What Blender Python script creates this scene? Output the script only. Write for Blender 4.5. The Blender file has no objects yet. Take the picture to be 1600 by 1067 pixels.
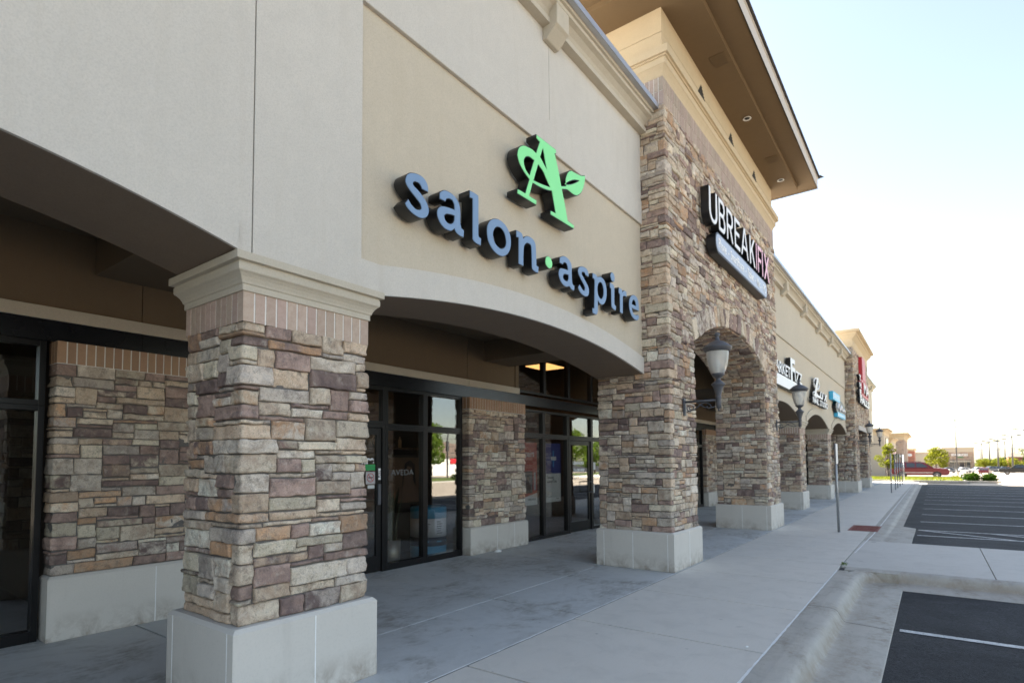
import bpy, bmesh, math, random
import numpy as np
from mathutils import Vector, Matrix
R = math.radians
sc = bpy.context.scene
COL = sc.collection
rnd = random.Random(7)

# ------------------------------------------------------------------ materials
def newmat(name):
    m = bpy.data.materials.new(name); m.use_nodes = True
    nt = m.node_tree; nt.nodes.clear()
    out = nt.nodes.new('ShaderNodeOutputMaterial')
    return m, nt, out
def N(nt, kind, **kw):
    n = nt.nodes.new(kind)
    for k, v in kw.items():
        if k in n.inputs: n.inputs[k].default_value = v
        else: setattr(n, k, v)
    return n
def mixc(nt, fac, a, b, blend='MIX'):
    n = nt.nodes.new('ShaderNodeMix'); n.data_type = 'RGBA'; n.blend_type = blend
    for s, v in ((n.inputs['Factor'], fac), (n.inputs[6], a), (n.inputs[7], b)):
        if isinstance(v, bpy.types.NodeSocket): nt.links.new(v, s)
        elif isinstance(v, (int, float)): s.default_value = v
        else: s.default_value = (*v, 1) if len(v) == 3 else v
    return n.outputs[2]
def ramp(nt, src, p0, p1, c0=(0,0,0,1), c1=(1,1,1,1)):
    n = nt.nodes.new('ShaderNodeValToRGB'); e = n.color_ramp.elements
    e[0].position = p0; e[1].position = p1; e[0].color = c0; e[1].color = c1
    nt.links.new(src, n.inputs[0]); return n.outputs[0]
def noise(nt, vec, scale, detail=4, rough=0.55, dist=0.0):
    n = N(nt, 'ShaderNodeTexNoise', Scale=scale, Detail=detail, Roughness=rough, Distortion=dist)
    nt.links.new(vec, n.inputs['Vector']); return n.outputs['Fac']
def coord(nt, scale=None):
    t = nt.nodes.new('ShaderNodeTexCoord'); v = t.outputs['Object']
    if scale:
        mp = nt.nodes.new('ShaderNodeMapping'); mp.inputs['Scale'].default_value = scale
        nt.links.new(v, mp.inputs['Vector']); v = mp.outputs['Vector']
    return v
def bump(nt, h, strength, dist=0.01, prev=None):
    b = N(nt, 'ShaderNodeBump', Strength=strength, Distance=dist)
    nt.links.new(h, b.inputs['Height'])
    if prev is not None: nt.links.new(prev, b.inputs['Normal'])
    return b.outputs['Normal']
def princ(nt, out, color, rough=0.6, metal=0.0, normal=None, spec=0.5, **kw):
    p = N(nt, 'ShaderNodeBsdfPrincipled', Metallic=metal)
    p.inputs['Specular IOR Level'].default_value = spec
    if isinstance(color, bpy.types.NodeSocket): nt.links.new(color, p.inputs['Base Color'])
    else: p.inputs['Base Color'].default_value = (*color, 1)
    if isinstance(rough, bpy.types.NodeSocket): nt.links.new(rough, p.inputs['Roughness'])
    else: p.inputs['Roughness'].default_value = rough
    if normal is not None: nt.links.new(normal, p.inputs['Normal'])
    for k, v in kw.items(): p.inputs[k.replace('_', ' ')].default_value = v
    nt.links.new(p.outputs[0], out.inputs['Surface']); return p
MAT = {}
def plain(name, col, rough=0.5, metal=0.0, var=0.12, sc_=6.0, bmp=0.0, bsc=60, spec=0.5):
    m, nt, out = newmat(name); v = coord(nt)
    f = noise(nt, v, sc_, 5)
    c = mixc(nt, f, [x*(1-var) for x in col], [min(1, x*(1+var)) for x in col])
    nrm = bump(nt, noise(nt, v, bsc, 3), bmp, 0.01) if bmp else None
    princ(nt, out, c, rough, metal, nrm, spec); MAT[name] = m; return m
def stucco(name, col, grain=0.35, var=0.07):
    m, nt, out = newmat(name); v = coord(nt)
    big = noise(nt, v, 0.7, 5, 0.6); mid = noise(nt, v, 6, 6, 0.7); fine = noise(nt, v, 105, 4, 0.75)
    st = noise(nt, coord(nt, (1.0, 5.0, 0.35)), 1.6, 5, 0.6)
    c = mixc(nt, big, [x*(1-var) for x in col], [x*(1+var) for x in col])
    c = mixc(nt, mixc(nt, 1, ramp(nt, mid, .38, .72), (.40,.40,.40), 'MULTIPLY'), c, [x*0.86 for x in col])
    c = mixc(nt, mixc(nt, 1, ramp(nt, fine, .44, .64), (.5,.5,.5), 'MULTIPLY'), c, [x*0.74 for x in col])
    c = mixc(nt, mixc(nt, 1, ramp(nt, st, .52, .8), (.4,.4,.4), 'MULTIPLY'), c, (col[0]*.84, col[1]*.82, col[2]*.78))
    n = bump(nt, fine, grain*1.8, 0.008, bump(nt, noise(nt, v, 45, 4, .6), grain*.7, 0.008))
    princ(nt, out, c, 0.92, 0, n, 0.2); MAT[name] = m; return m
stucco('stucco_grey', (.575,.54,.485), .28)
stucco('stucco_tan', (.54,.475,.375), .25)
stucco('stucco_trim', (.52,.465,.375), .3)
stucco('stucco_soffit_shade', (.20,.155,.115), .15)  # arch underside; arcade shade is put into this darker brown
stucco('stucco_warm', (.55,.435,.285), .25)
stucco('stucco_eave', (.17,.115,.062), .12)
stucco('stucco_inner_shade', (.17,.125,.08), .15)  # ceiling and inner wall colour lowered to deepen the arcade shade
stucco('precast', (.50,.47,.43), .1, .05)

def stone_mat():
    m, nt, out = newmat('ledgestone'); v = coord(nt)
    a = N(nt, 'ShaderNodeAttribute', attribute_name='ca'); b = N(nt, 'ShaderNodeAttribute', attribute_name='cb')
    off = N(nt, 'ShaderNodeVectorMath', operation='ADD'); nt.links.new(v, off.inputs[0])
    s = N(nt, 'ShaderNodeVectorMath', operation='SCALE'); s.inputs['Scale'].default_value = 7.0
    nt.links.new(a.outputs['Color'], s.inputs[0]); nt.links.new(s.outputs[0], off.inputs[1])
    vv = off.outputs[0]
    f1 = ramp(nt, noise(nt, vv, 8, 6, .66, .5), .40, .60)
    c = mixc(nt, f1, a.outputs['Color'], b.outputs['Color'])
    f2 = ramp(nt, noise(nt, vv, 15, 6, .75), .5, .72)
    c = mixc(nt, mixc(nt, 1, f2, (.75,.75,.75), 'MULTIPLY'), c, (.10,.085,.075))
    f3 = ramp(nt, noise(nt, vv, 17, 4, .6), .58, .8)
    c = mixc(nt, mixc(nt, 1, f3, (.65,.65,.65), 'MULTIPLY'), c, (.58,.53,.45))
    f4 = ramp(nt, noise(nt, vv, 120, 3, .7), .4, .65)
    c = mixc(nt, mixc(nt, 1, f4, (.3,.3,.3), 'MULTIPLY'), c, (.12,.10,.09))
    n = bump(nt, noise(nt, vv, 80, 5, .7), .7, .008, bump(nt, noise(nt, vv, 22, 6, .65), .8, .018))
    princ(nt, out, c, .88, 0, n, .25); MAT['stone'] = m
stone_mat()
plain('mortar', (.13,.12,.11), .95, var=.3, sc_=20, bmp=.4)
def brick_mat(name, c0, c1):
    m, nt, out = newmat(name); v = coord(nt)
    a = N(nt, 'ShaderNodeAttribute', attribute_name='ca')
    f = noise(nt, v, 22, 5, .65)
    c = mixc(nt, mixc(nt, 1, ramp(nt, f, .4, .75), (.4,.4,.4), 'MULTIPLY'), a.outputs['Color'], c1)
    sp = ramp(nt, noise(nt, v, 260, 2, .6), .66, .72)
    c = mixc(nt, mixc(nt, 1, sp, (.7,.7,.7), 'MULTIPLY'), c, (.12,.07,.05))
    princ(nt, out, c, .85, 0, bump(nt, noise(nt, v, 180, 3), .25, .004), .3); MAT[name] = m
brick_mat('brick', (.36,.235,.175), (.27,.17,.125))
plain('brick_mortar', (.74,.71,.66), .95, var=.1, sc_=30, bmp=.2)

def concrete(name, col, stain=0.5, patch=None, streak=.25, brown=None):
    m, nt, out = newmat(name); v = coord(nt)
    big = noise(nt, v, 0.55, 6, .62, .3); mid = noise(nt, v, 3.2, 6, .68, .5); fine = noise(nt, v, 110, 3, .7)
    br = noise(nt, coord(nt, (30, 1.2, 1)), 2.2, 4, .6)
    c = mixc(nt, big, [x*.88 for x in col], [x*1.10 for x in col])
    c = mixc(nt, mixc(nt, 1, ramp(nt, mid, .48, .72), (stain*.6,)*3, 'MULTIPLY'), c, [x*.62 for x in col])
    c = mixc(nt, mixc(nt, 1, ramp(nt, br, .5, .8), (streak,)*3, 'MULTIPLY'), c, [x*.8 for x in col])
    c = mixc(nt, mixc(nt, 1, ramp(nt, fine, .48, .7), (.35,)*3, 'MULTIPLY'), c, [x*.74 for x in col])
    if brown:
        bn = mixc(nt, 1, ramp(nt, noise(nt, coord(nt, (2.2, .7, 1)), 1.7, 6, .7, .4), .44, .64), ramp(nt, noise(nt, v, 13, 6, .75), .36, .62), 'MULTIPLY')
        c = mixc(nt, mixc(nt, 1, bn, (.7,)*3, 'MULTIPLY'), c, brown)
    spots = noise(nt, v, 2.3, 2, .5)
    c = mixc(nt, mixc(nt, 1, ramp(nt, spots, .72, .76), (.45,)*3, 'MULTIPLY'), c, [x*.45 for x in col])
    gum = ramp(nt, noise(nt, v, 11, 2, .5), .735, .76); c = mixc(nt, mixc(nt, 1, gum, (.5,)*3, 'MULTIPLY'), c, [x*.4 for x in col])
    if patch:
        pz = noise(nt, v, 0.9, 6, .7, .6); pf = noise(nt, coord(nt, (1.6, .8, 1)), 7, 6, .75, .3)
        mk = mixc(nt, 1, ramp(nt, pz, .46, .60), ramp(nt, pf, .40, .58), 'MULTIPLY')
        c = mixc(nt, mixc(nt, 1, mk, (.6,)*3, 'MULTIPLY'), c, patch)
        ef = mixc(nt, 1, ramp(nt, noise(nt, v, 1.1, 5, .7, .8), .52, .66), ramp(nt, noise(nt, v, 11, 6, .75), .42, .62), 'MULTIPLY')
        c = mixc(nt, mixc(nt, 1, ef, (.4,)*3, 'MULTIPLY'), c, (.60,.62,.63))
    if brown:
        g = nt.nodes.new('ShaderNodeNewGeometry'); sp = nt.nodes.new('ShaderNodeSeparateXYZ'); nt.links.new(g.outputs['Position'], sp.inputs[0])
        up = ramp(nt, sp.outputs['Z'], -.128, -.1, (0,0,0,1), (1,1,1,1))     # grime line where water stands against the kerb
        zz = N(nt, 'ShaderNodeMath', operation='ADD'); nt.links.new(sp.outputs['Z'], zz.inputs[0]); zz.inputs[1].default_value = .2
        band = ramp(nt, zz.outputs[0], .055, .075, (0,0,0,1), (1,1,1,1)); b2 = ramp(nt, zz.outputs[0], .10, .175, (1,1,1,1), (0,0,0,1))
        mk = mixc(nt, 1, mixc(nt, 1, band, b2, 'MULTIPLY'), ramp(nt, noise(nt, v, 6, 6, .75), .30, .55), 'MULTIPLY')
        c = mixc(nt, mixc(nt, 1, mk, (.6,)*3, 'MULTIPLY'), c, (.28,.225,.165))
    r = ramp(nt, mid, .3, .8, (.62,)*3+(1,), (.85,)*3+(1,))
    princ(nt, out, c, r, 0, bump(nt, fine, .18, .004, bump(nt, mid, .12, .01)), .35); MAT[name] = m
concrete('concrete_walk', (.64,.60,.535), .5)
concrete('concrete_arcade', (.53,.53,.51), .45, patch=(.19,.165,.13))
concrete('concrete_curb', (.45,.42,.37), .8, streak=0, brown=(.22,.175,.125))
concrete('concrete_apron', (.55,.52,.47), .35)
concrete('concrete_drive', (.47,.40,.32), .2)
plain('sealant', (.78,.78,.76), .7, var=.2, sc_=14)
plain('joint_dark', (.05,.05,.05), .95)
def asphalt(name, col):
    m, nt, out = newmat(name); v = coord(nt)
    fine = noise(nt, v, 160, 3, .75); mid = noise(nt, v, 2.0, 6, .65, .4); vor = N(nt, 'ShaderNodeTexVoronoi', Scale=85.0)
    nt.links.new(v, vor.inputs['Vector'])
    c = mixc(nt, ramp(nt, mid, .35, .65), [x*.6 for x in col], [x*2.0 for x in col])
    c = mixc(nt, mixc(nt, 1, ramp(nt, fine, .47, .60), (.9,)*3, 'MULTIPLY'), c, [x*7 for x in col])
    sp2 = noise(nt, v, 62, 3, .8); c = mixc(nt, mixc(nt, 1, ramp(nt, sp2, .52, .60), (.9,)*3, 'MULTIPLY'), c, [x*5 for x in col])
    g3 = noise(nt, v, 24, 4, .8); c = mixc(nt, mixc(nt, 1, ramp(nt, g3, .52, .64), (.75,)*3, 'MULTIPLY'), c, [x*6 for x in col])
    g4 = noise(nt, v, 34, 3, .8); c = mixc(nt, mixc(nt, 1, ramp(nt, g4, .55, .66), (.8,)*3, 'MULTIPLY'), c, [x*.3 for x in col])
    c = mixc(nt, mixc(nt, 1, ramp(nt, noise(nt, v, .8, 5, .7, 1.0), .55, .72), (.6,)*3, 'MULTIPLY'), c, [x*.4 for x in col])
    tone = ramp(nt, noise(nt, v, .55, 6, .7, .8), .36, .66, (.55,.55,.56,1), (1.5,1.48,1.45,1)); c = mixc(nt, 1, c, tone, 'MULTIPLY')
    princ(nt, out, c, .82, 0, bump(nt, vor.outputs['Distance'], .35, .008, bump(nt, fine, .4, .006)), .3); MAT[name] = m
asphalt('asphalt', (.0085,.0088,.0096))
def paint():
    m, nt, out = newmat('paint_white'); v = coord(nt)
    w = mixc(nt, 1, ramp(nt, noise(nt, v, 14, 6, .8), .44, .58), ramp(nt, noise(nt, v, 2.2, 4, .6), .30, .55), 'MULTIPLY')
    c = mixc(nt, w, (.50,.50,.49), (.70,.70,.68)); wear = ramp(nt, noise(nt, v, 30, 5, .8), .56, .63)
    princ(nt, out, mixc(nt, mixc(nt, 1, wear, (.85,)*3, 'MULTIPLY'), c, (.06,.06,.065)), .75, 0, bump(nt, noise(nt, v, 110, 3), .2, .004)); MAT['paint_white'] = m
paint()
plain('grass_soil', (.10,.135,.018), .95, var=.35, sc_=12)
plain('grass_blade', (.17,.22,.05), .8, var=.4, sc_=9)
plain('frame_black', (.007,.007,.008), .32, .0, spec=.3)
plain('band_steel', (.008,.009,.012), .25, .0, var=.3, sc_=3, bmp=.05, bsc=4, spec=.35)
plain('iron', (.085,.088,.10), .5, .3, var=.15, sc_=20, bmp=.1, bsc=80)
plain('black_return', (.008,.008,.009), .38, spec=.5)
plain('face_blue', (.17,.265,.41), .45, var=.05)
plain('face_green', (.25,.78,.30), .45, var=.03)
plain('face_white', (.78,.78,.78), .45, var=.03)
plain('face_pink', (.85,.50,.60), .45, var=.03)
plain('face_cabinet', (.40,.45,.55), .4, var=.04)
plain('face_cyan', (.05,.42,.68), .4, var=.04)
plain('face_red', (.45,.02,.03), .4, var=.08)
plain('coping', (.46,.47,.50), .38, .65, var=.08)
plain('drip_edge', (.03,.028,.027), .7)
plain('fascia', (.47,.43,.385), .75, var=.05)
plain('shingle', (.05,.045,.042), .95, var=.4, sc_=30, bmp=.5)
plain('membrane', (.74,.72,.68), .8, var=.08, sc_=1.2)
plain('louver', (.05,.045,.04), .7)
plain('ring_white', (.72,.70,.66), .5)
plain('can_dark', (.02,.018,.015), .6)
plain('galv', (.33,.34,.35), .45, .7, var=.15, sc_=15)
plain('plate', (.62,.63,.64), .5, .2)
plain('grate_red', (.22,.065,.05), .75, var=.3, sc_=30, bmp=.3)
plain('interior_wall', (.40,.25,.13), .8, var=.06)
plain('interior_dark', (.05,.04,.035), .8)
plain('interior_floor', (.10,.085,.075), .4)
plain('wood', (.16,.09,.05), .5, var=.3, sc_=8)
plain('planter_metal', (.42,.38,.31), .38, .6, var=.1)
plain('leaf_dark', (.035,.06,.025), .5, var=.3)
plain('soil', (.03,.022,.016), .95)
plain('tub_blue', (.03,.30,.52), .4, var=.05)
plain('tub_white', (.66,.67,.70), .45, var=.04)
plain('tub_navy', (.015,.03,.06), .4)
plain('ink', (.02,.02,.03), .6)
plain('poster_red', (.42,.04,.025), .5, var=.05)
plain('poster_blue', (.02,.03,.20), .5, var=.05)
plain('poster_white', (.60,.60,.58), .55, var=.03)
plain('skin', (.20,.115,.075), .6)
plain('hair', (.03,.018,.012), .6)
plain('sticker_green', (.02,.30,.08), .5)
plain('sticker_red', (.5,.05,.05), .5)
plain('label_grey', (.45,.42,.42), .5)
plain('decal_grey', (.13,.13,.13), .5)
plain('icon_cyan', (.03,.25,.55), .4)
plain('chrome', (.6,.6,.6), .2, .9)
plain('tyre', (.012,.012,.012), .85)
plain('rim', (.35,.35,.36), .35, .7)
plain('car_red', (.09,.007,.012), .25, .1, var=.04)
plain('car_black', (.004,.0045,.006), .3, .1, var=.05)
plain('car_white', (.65,.65,.65), .28, .0, var=.03)
plain('car_grey', (.10,.11,.13), .28, .2, var=.05)
plain('car_glass', (.02,.025,.03), .06, .0, spec=.8)
plain('lamp_lens', (.75,.75,.72), .15)
plain('lamp_red', (.35,.01,.01), .2)
plain('mulch', (.30,.06,.03), .95, var=.4, sc_=20, bmp=.5)
plain('trunk', (.10,.075,.055), .9, var=.3, sc_=14, bmp=.6, bsc=25)
plain('pole_dark', (.05,.05,.055), .5, .3)
plain('pole_wood', (.20,.17,.14), .9)
plain('far_wall', (.45,.38,.29), .85, var=.06)
plain('far_brick', (.34,.13,.085), .85, var=.15, sc_=6)
plain('far_green', (.05,.22,.10), .5)
plain('far_roof', (.17,.125,.095), .8)
def leaf(name, c0, c1, tr=.45):
    m, nt, out = newmat(name)
    g = nt.nodes.new('ShaderNodeNewGeometry')
    c = mixc(nt, g.outputs['Random Per Island'], c0, c1)
    d = N(nt, 'ShaderNodeBsdfDiffuse'); t = N(nt, 'ShaderNodeBsdfTranslucent'); mx = N(nt, 'ShaderNodeMixShader', Fac=tr)
    nt.links.new(c, d.inputs[0]); nt.links.new(mixc(nt, 1, c, (1.25,1.2,.5), 'MULTIPLY'), t.inputs[0])
    nt.links.new(d.outputs[0], mx.inputs[1]); nt.links.new(t.outputs[0], mx.inputs[2])
    nt.links.new(mx.outputs[0], out.inputs['Surface']); MAT[name] = m
leaf('leaf_bright', (.11,.13,.02), (.20,.21,.04))
leaf('leaf_mid', (.08,.14,.025), (.17,.25,.05))
leaf('leaf_bush', (.022,.055,.008), (.05,.095,.014), .25)
leaf('leaf_far', (.07,.10,.03), (.13,.16,.05))
def far_stone():
    m, nt, out = newmat('far_stone'); v = coord(nt, (1, 1, 2.2))
    vo = N(nt, 'ShaderNodeTexVoronoi', Scale=2.2); nt.links.new(v, vo.inputs['Vector'])
    sep = nt.nodes.new('ShaderNodeSeparateColor'); nt.links.new(vo.outputs['Color'], sep.inputs[0])
    c = mixc(nt, sep.outputs[0], (.17,.125,.11), (.42,.34,.27)); c = mixc(nt, sep.outputs[1], c, (.36,.26,.19))
    princ(nt, out, c, .9, 0, None, .2); MAT['far_stone'] = m
far_stone()
def glass(name, tint, refl):
    m, nt, out = newmat(name)
    lw = N(nt, 'ShaderNodeLayerWeight', Blend=.5)
    pw = N(nt, 'ShaderNodeMath', operation='POWER'); nt.links.new(lw.outputs['Facing'], pw.inputs[0]); pw.inputs[1].default_value = 4.0
    ma = N(nt, 'ShaderNodeMath', operation='MULTIPLY_ADD', use_clamp=True); nt.links.new(pw.outputs[0], ma.inputs[0]); ma.inputs[1].default_value = 1-refl; ma.inputs[2].default_value = refl
    t = N(nt, 'ShaderNodeBsdfTransparent'); t.inputs[0].default_value = (*tint, 1)
    g = N(nt, 'ShaderNodeBsdfGlossy', Roughness=0.0); g.inputs[0].default_value = (.92,.93,.93,1)
    nz = bump(nt, noise(nt, coord(nt), 1.3, 2), .012, .02); nt.links.new(nz, g.inputs['Normal'])
    mx = N(nt, 'ShaderNodeMixShader'); nt.links.new(ma.outputs[0], mx.inputs[0])
    nt.links.new(t.outputs[0], mx.inputs[1]); nt.links.new(g.outputs[0], mx.inputs[2])
    nt.links.new(mx.outputs[0], out.inputs['Surface']); MAT[name] = m
glass('shop_glass', (.82,.82,.81), .13)
def lampglass():
    m, nt, out = newmat('lamp_glass')
    fr = N(nt, 'ShaderNodeFresnel', IOR=1.5)
    t = N(nt, 'ShaderNodeBsdfTransparent'); t.inputs[0].default_value = (.95,.95,.94, 1)
    g = N(nt, 'ShaderNodeBsdfGlossy', Roughness=.08); d = N(nt, 'ShaderNodeBsdfDiffuse'); d.inputs[0].default_value = (.9,.89,.85,1)
    tr = N(nt, 'ShaderNodeBsdfTranslucent'); tr.inputs[0].default_value = (.9,.89,.85,1)
    dd = N(nt, 'ShaderNodeMixShader', Fac=.25); nt.links.new(d.outputs[0], dd.inputs[1]); nt.links.new(tr.outputs[0], dd.inputs[2])
    w = N(nt, 'ShaderNodeTexWave', Scale=1.0); w.bands_direction = 'Z'
    m1 = N(nt, 'ShaderNodeMixShader', Fac=.48); nt.links.new(t.outputs[0], m1.inputs[1]); nt.links.new(dd.outputs[0], m1.inputs[2])
    m2 = N(nt, 'ShaderNodeMixShader'); nt.links.new(fr.outputs[0], m2.inputs[0]); nt.links.new(m1.outputs[0], m2.inputs[1]); nt.links.new(g.outputs[0], m2.inputs[2])
    nt.links.new(m2.outputs[0], out.inputs['Surface']); MAT['lamp_glass'] = m
lampglass()
def emit(name, col, s):
    m, nt, out = newmat(name); e = N(nt, 'ShaderNodeEmission', Strength=s); e.inputs[0].default_value = (*col, 1)
    nt.links.new(e.outputs[0], out.inputs['Surface']); MAT[name] = m
emit('panel_light', (1.0,.52,.17), .42)

# ------------------------------------------------------------------ object helpers
WORLD = {}
def thing(name, label, cat, loc=(0,0,0), group=None):
    o = bpy.data.objects.new(name, None); COL.objects.link(o); o.location = loc
    o.empty_display_size = .2
    o['label'] = label; o['category'] = cat
    if group: o['group'] = group
    WORLD[o.name] = Vector(loc); return o
def tag(o, label, cat, group=None):
    o['label'] = label; o['category'] = cat
    if group: o['group'] = group
    return o
class MB:
    def __init__(s): s.v = []; s.f = []; s.m = []; s.sm = []; s.n = 0; s.col = {}
    def add(s, verts, faces, mat=0, smooth=False):
        b = s.n; s.v.extend([tuple(p) for p in verts]); s.n += len(verts)
        for f in faces: s.f.append(tuple(i+b for i in f)); s.m.append(mat); s.sm.append(smooth)
        return b
    def box(s, x0, x1, y0, y1, z0, z1, mat=0):
        if x0 > x1: x0, x1 = x1, x0
        if y0 > y1: y0, y1 = y1, y0
        v = [(x0,y0,z0),(x1,y0,z0),(x1,y1,z0),(x0,y1,z0),(x0,y0,z1),(x1,y0,z1),(x1,y1,z1),(x0,y1,z1)]
        s.add(v, [(0,3,2,1),(4,5,6,7),(0,1,5,4),(1,2,6,5),(2,3,7,6),(3,0,4,7)], mat)
    def sweep(s, prof, path, mat=0, closed=False, caps=True, smooth=False):
        # prof: function(i) -> list of 3d points, one ring per path station
        rings = path; k = len(rings[0]); base = s.n
        for r in rings: s.v.extend([tuple(p) for p in r]); s.n += k
        for i in range(len(rings)-1):
            for j in range(k if closed else k-1):
                a = base+i*k+j; b = base+i*k+(j+1) % k
                s.f.append((a, b, b+k, a+k)); s.m.append(mat); s.sm.append(smooth)
        if caps and closed:
            s.f.append(tuple(base+j for j in range(k))[::-1]); s.m.append(mat); s.sm.append(False)
            t = base+(len(rings)-1)*k
            s.f.append(tuple(t+j for j in range(k))); s.m.append(mat); s.sm.append(False)
    def lathe(s, prof, c, n=24, mat=0, smooth=True):
        rings = []
        for r, z in prof:
            rings.append([(c[0]+r*math.cos(2*math.pi*j/n), c[1]+r*math.sin(2*math.pi*j/n), c[2]+z) for j in range(n)])
        s.sweep(None, rings, mat, closed=True, caps=True, smooth=smooth)
    def tube(s, pts, rads, n=8, mat=0):
        pts = [Vector(p) for p in pts]
        if not hasattr(rads, '__len__'): rads = [rads]*len(pts)
        rings = []
        for i, p in enumerate(pts):
            t = (pts[min(i+1, len(pts)-1)]-pts[max(i-1, 0)]).normalized()
            a = t.orthogonal().normalized() if abs(t.z) > .95 else t.cross(Vector((0,0,1))).normalized()
            b = t.cross(a)
            rings.append([p+rads[i]*(a*math.cos(2*math.pi*j/n)+b*math.sin(2*math.pi*j/n)) for j in range(n)])
        s.sweep(None, rings, mat, closed=True, caps=True, smooth=True)
    def build(s, name, mats, parent=None, bevel=0, kind=None, recalc=True):
        me = bpy.data.meshes.new(name)
        off = WORLD.get(parent.name, Vector()) if parent else Vector()
        V = np.array(s.v, dtype=np.float64).reshape(-1, 3) - np.array(off)
        me.from_pydata(V.tolist(), [], s.f)
        if not isinstance(mats, (list, tuple)): mats = [mats]
        for m in mats: me.materials.append(MAT[m])
        me.polygons.foreach_set('material_index', s.m); me.polygons.foreach_set('use_smooth', s.sm)
        for k, arr in s.col.items():
            at = me.color_attributes.new(k, 'FLOAT_COLOR', 'POINT')
            at.data.foreach_set('color', np.asarray(arr, dtype=np.float32).ravel())
        if recalc:
            bm = bmesh.new(); bm.from_mesh(me); bmesh.ops.recalc_face_normals(bm, faces=bm.faces); bm.to_mesh(me); bm.free()
        me.update()
        o = bpy.data.objects.new(name, me); COL.objects.link(o)
        if parent: o.parent = parent
        WORLD[o.name] = Vector(off)
        if bevel:
            b = o.modifiers.new('bevel', 'BEVEL'); b.width = bevel; b.segments = 2; b.limit_method = 'ANGLE'; b.harden_normals = False
        if kind: o['kind'] = kind
        return o
def boxpart(name, dims, mat, parent=None, bevel=0, kind=None):
    m = MB(); m.box(*dims); return m.build(name, mat, parent, bevel, kind)
def copy_tree(o, parent=None, kids=None):
    c = o.copy(); COL.objects.link(c)
    if parent: c.parent = parent
    for ch in list(o.children): copy_tree(ch, c)
    return c

# ------------------------------------------------------------------ filled outlines and lettering
def smooth_loop(pts, sub=4, ang=42):
    P = [Vector(p) for p in pts]; n = len(P); out = []
    corner = []
    for i in range(n):
        a = (P[i]-P[i-1]); b = (P[(i+1) % n]-P[i])
        corner.append(a.length > 1e-9 and b.length > 1e-9 and math.degrees(a.angle(b)) > ang)
    for i in range(n):
        p0, p1, p2, p3 = P[i-1], P[i], P[(i+1) % n], P[(i+2) % n]
        out.append(tuple(p1))
        if corner[i] and corner[(i+1) % n]: continue
        if corner[i]: p0 = p1*2-p2
        if corner[(i+1) % n]: p3 = p2*2-p1
        for k in range(1, sub):
            t = k/sub
            q = .5*((2*p1)+(p2-p0)*t+(2*p0-5*p1+4*p2-p3)*t*t+(3*p1-3*p2+p3-p0)*t**3)
            out.append(tuple(q))
    return out
def area(l): return .5*sum(l[i-1][0]*l[i][1]-l[i][0]*l[i-1][1] for i in range(len(l)))
def inset_loop(l, d, hole=False):
    # move the outline inwards (outer) or outwards (hole) by d
    ccw = area(l) > 0; n = len(l); out = []
    for i in range(n):
        p = Vector(l[i]); a = (p-Vector(l[i-1])); b = (Vector(l[(i+1) % n])-p)
        if a.length < 1e-9 or b.length < 1e-9: out.append(tuple(p)); continue
        a.normalize(); b.normalize()
        na, nb = Vector((-a.y, a.x)), Vector((-b.y, b.x))
        m = na+nb
        if m.length < 1e-4: m = na
        m = m.normalized(); k = d/max(.35, m.dot(na))
        if not ccw: k = -k
        if hole: k = -k
        q = p+m*k; out.append((q.x, q.y))
    return out
def fill_loops(loops, depth):
    cu = bpy.data.curves.new('tmp', 'CURVE'); cu.dimensions = '2D'; cu.fill_mode = 'BOTH'; cu.extrude = depth/2
    for l in loops:
        sp = cu.splines.new('POLY'); sp.points.add(len(l)-1); sp.use_cyclic_u = True
        for i, p in enumerate(l): sp.points[i].co = (p[0], p[1], 0, 1)
    return curve_to_mesh(cu)
def curve_to_mesh(cu):
    ob = bpy.data.objects.new('tmp', cu); COL.objects.link(ob)
    dg = bpy.context.evaluated_depsgraph_get(); dg.update()
    ev = ob.evaluated_get(dg)
    me = bpy.data.meshes.new_from_object(ev)
    bpy.data.objects.remove(ob); bpy.data.curves.remove(cu)
    return me
def text_curve(body, size, depth=.002, bold=0.0, sx=1.0, align='LEFT', spacing=1.0, shear=0.0):
    cu = bpy.data.curves.new('tmp', 'FONT'); cu.body = body; cu.size = size; cu.extrude = depth/2; cu.offset = bold
    cu.align_x = align; cu.space_character = spacing; cu.shear = shear; cu.fill_mode = 'BOTH'
    me = curve_to_mesh(cu)
    for v in me.vertices: v.co.x *= sx
    return me
MX = {  # mesh xy plane stood up so that it faces +X / -Y
 '+X': lambda x, y, z: Matrix(((0,0,1,x),(1,0,0,y),(0,1,0,z),(0,0,0,1))),
 '-Y': lambda x, y, z: Matrix(((1,0,0,x),(0,0,-1,y),(0,1,0,z),(0,0,0,1))) }
def place_mesh(me, name, mat, M, parent=None):
    off = WORLD.get(parent.name, Vector()) if parent else Vector()
    me.transform(Matrix.Translation(-off) @ M); me.name = name
    me.materials.clear(); me.materials.append(MAT[mat]); me.update()
    o = bpy.data.objects.new(name, me); COL.objects.link(o)
    if parent: o.parent = parent
    WORLD[o.name] = Vector(off); return o
def letter(loops, parent, x_front, depth, body='black_return', face='face_blue', rim=.006, name='letter'):
    o = place_mesh(fill_loops(loops, depth), name, body, MX['+X'](x_front-depth/2, 0, 0), parent)
    fl = [inset_loop(l, rim, i > 0) for i, l in enumerate(loops)]
    place_mesh(fill_loops(fl, .006), 'letter_face', face, MX['+X'](x_front+.003, 0, 0), o)
    return o

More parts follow.
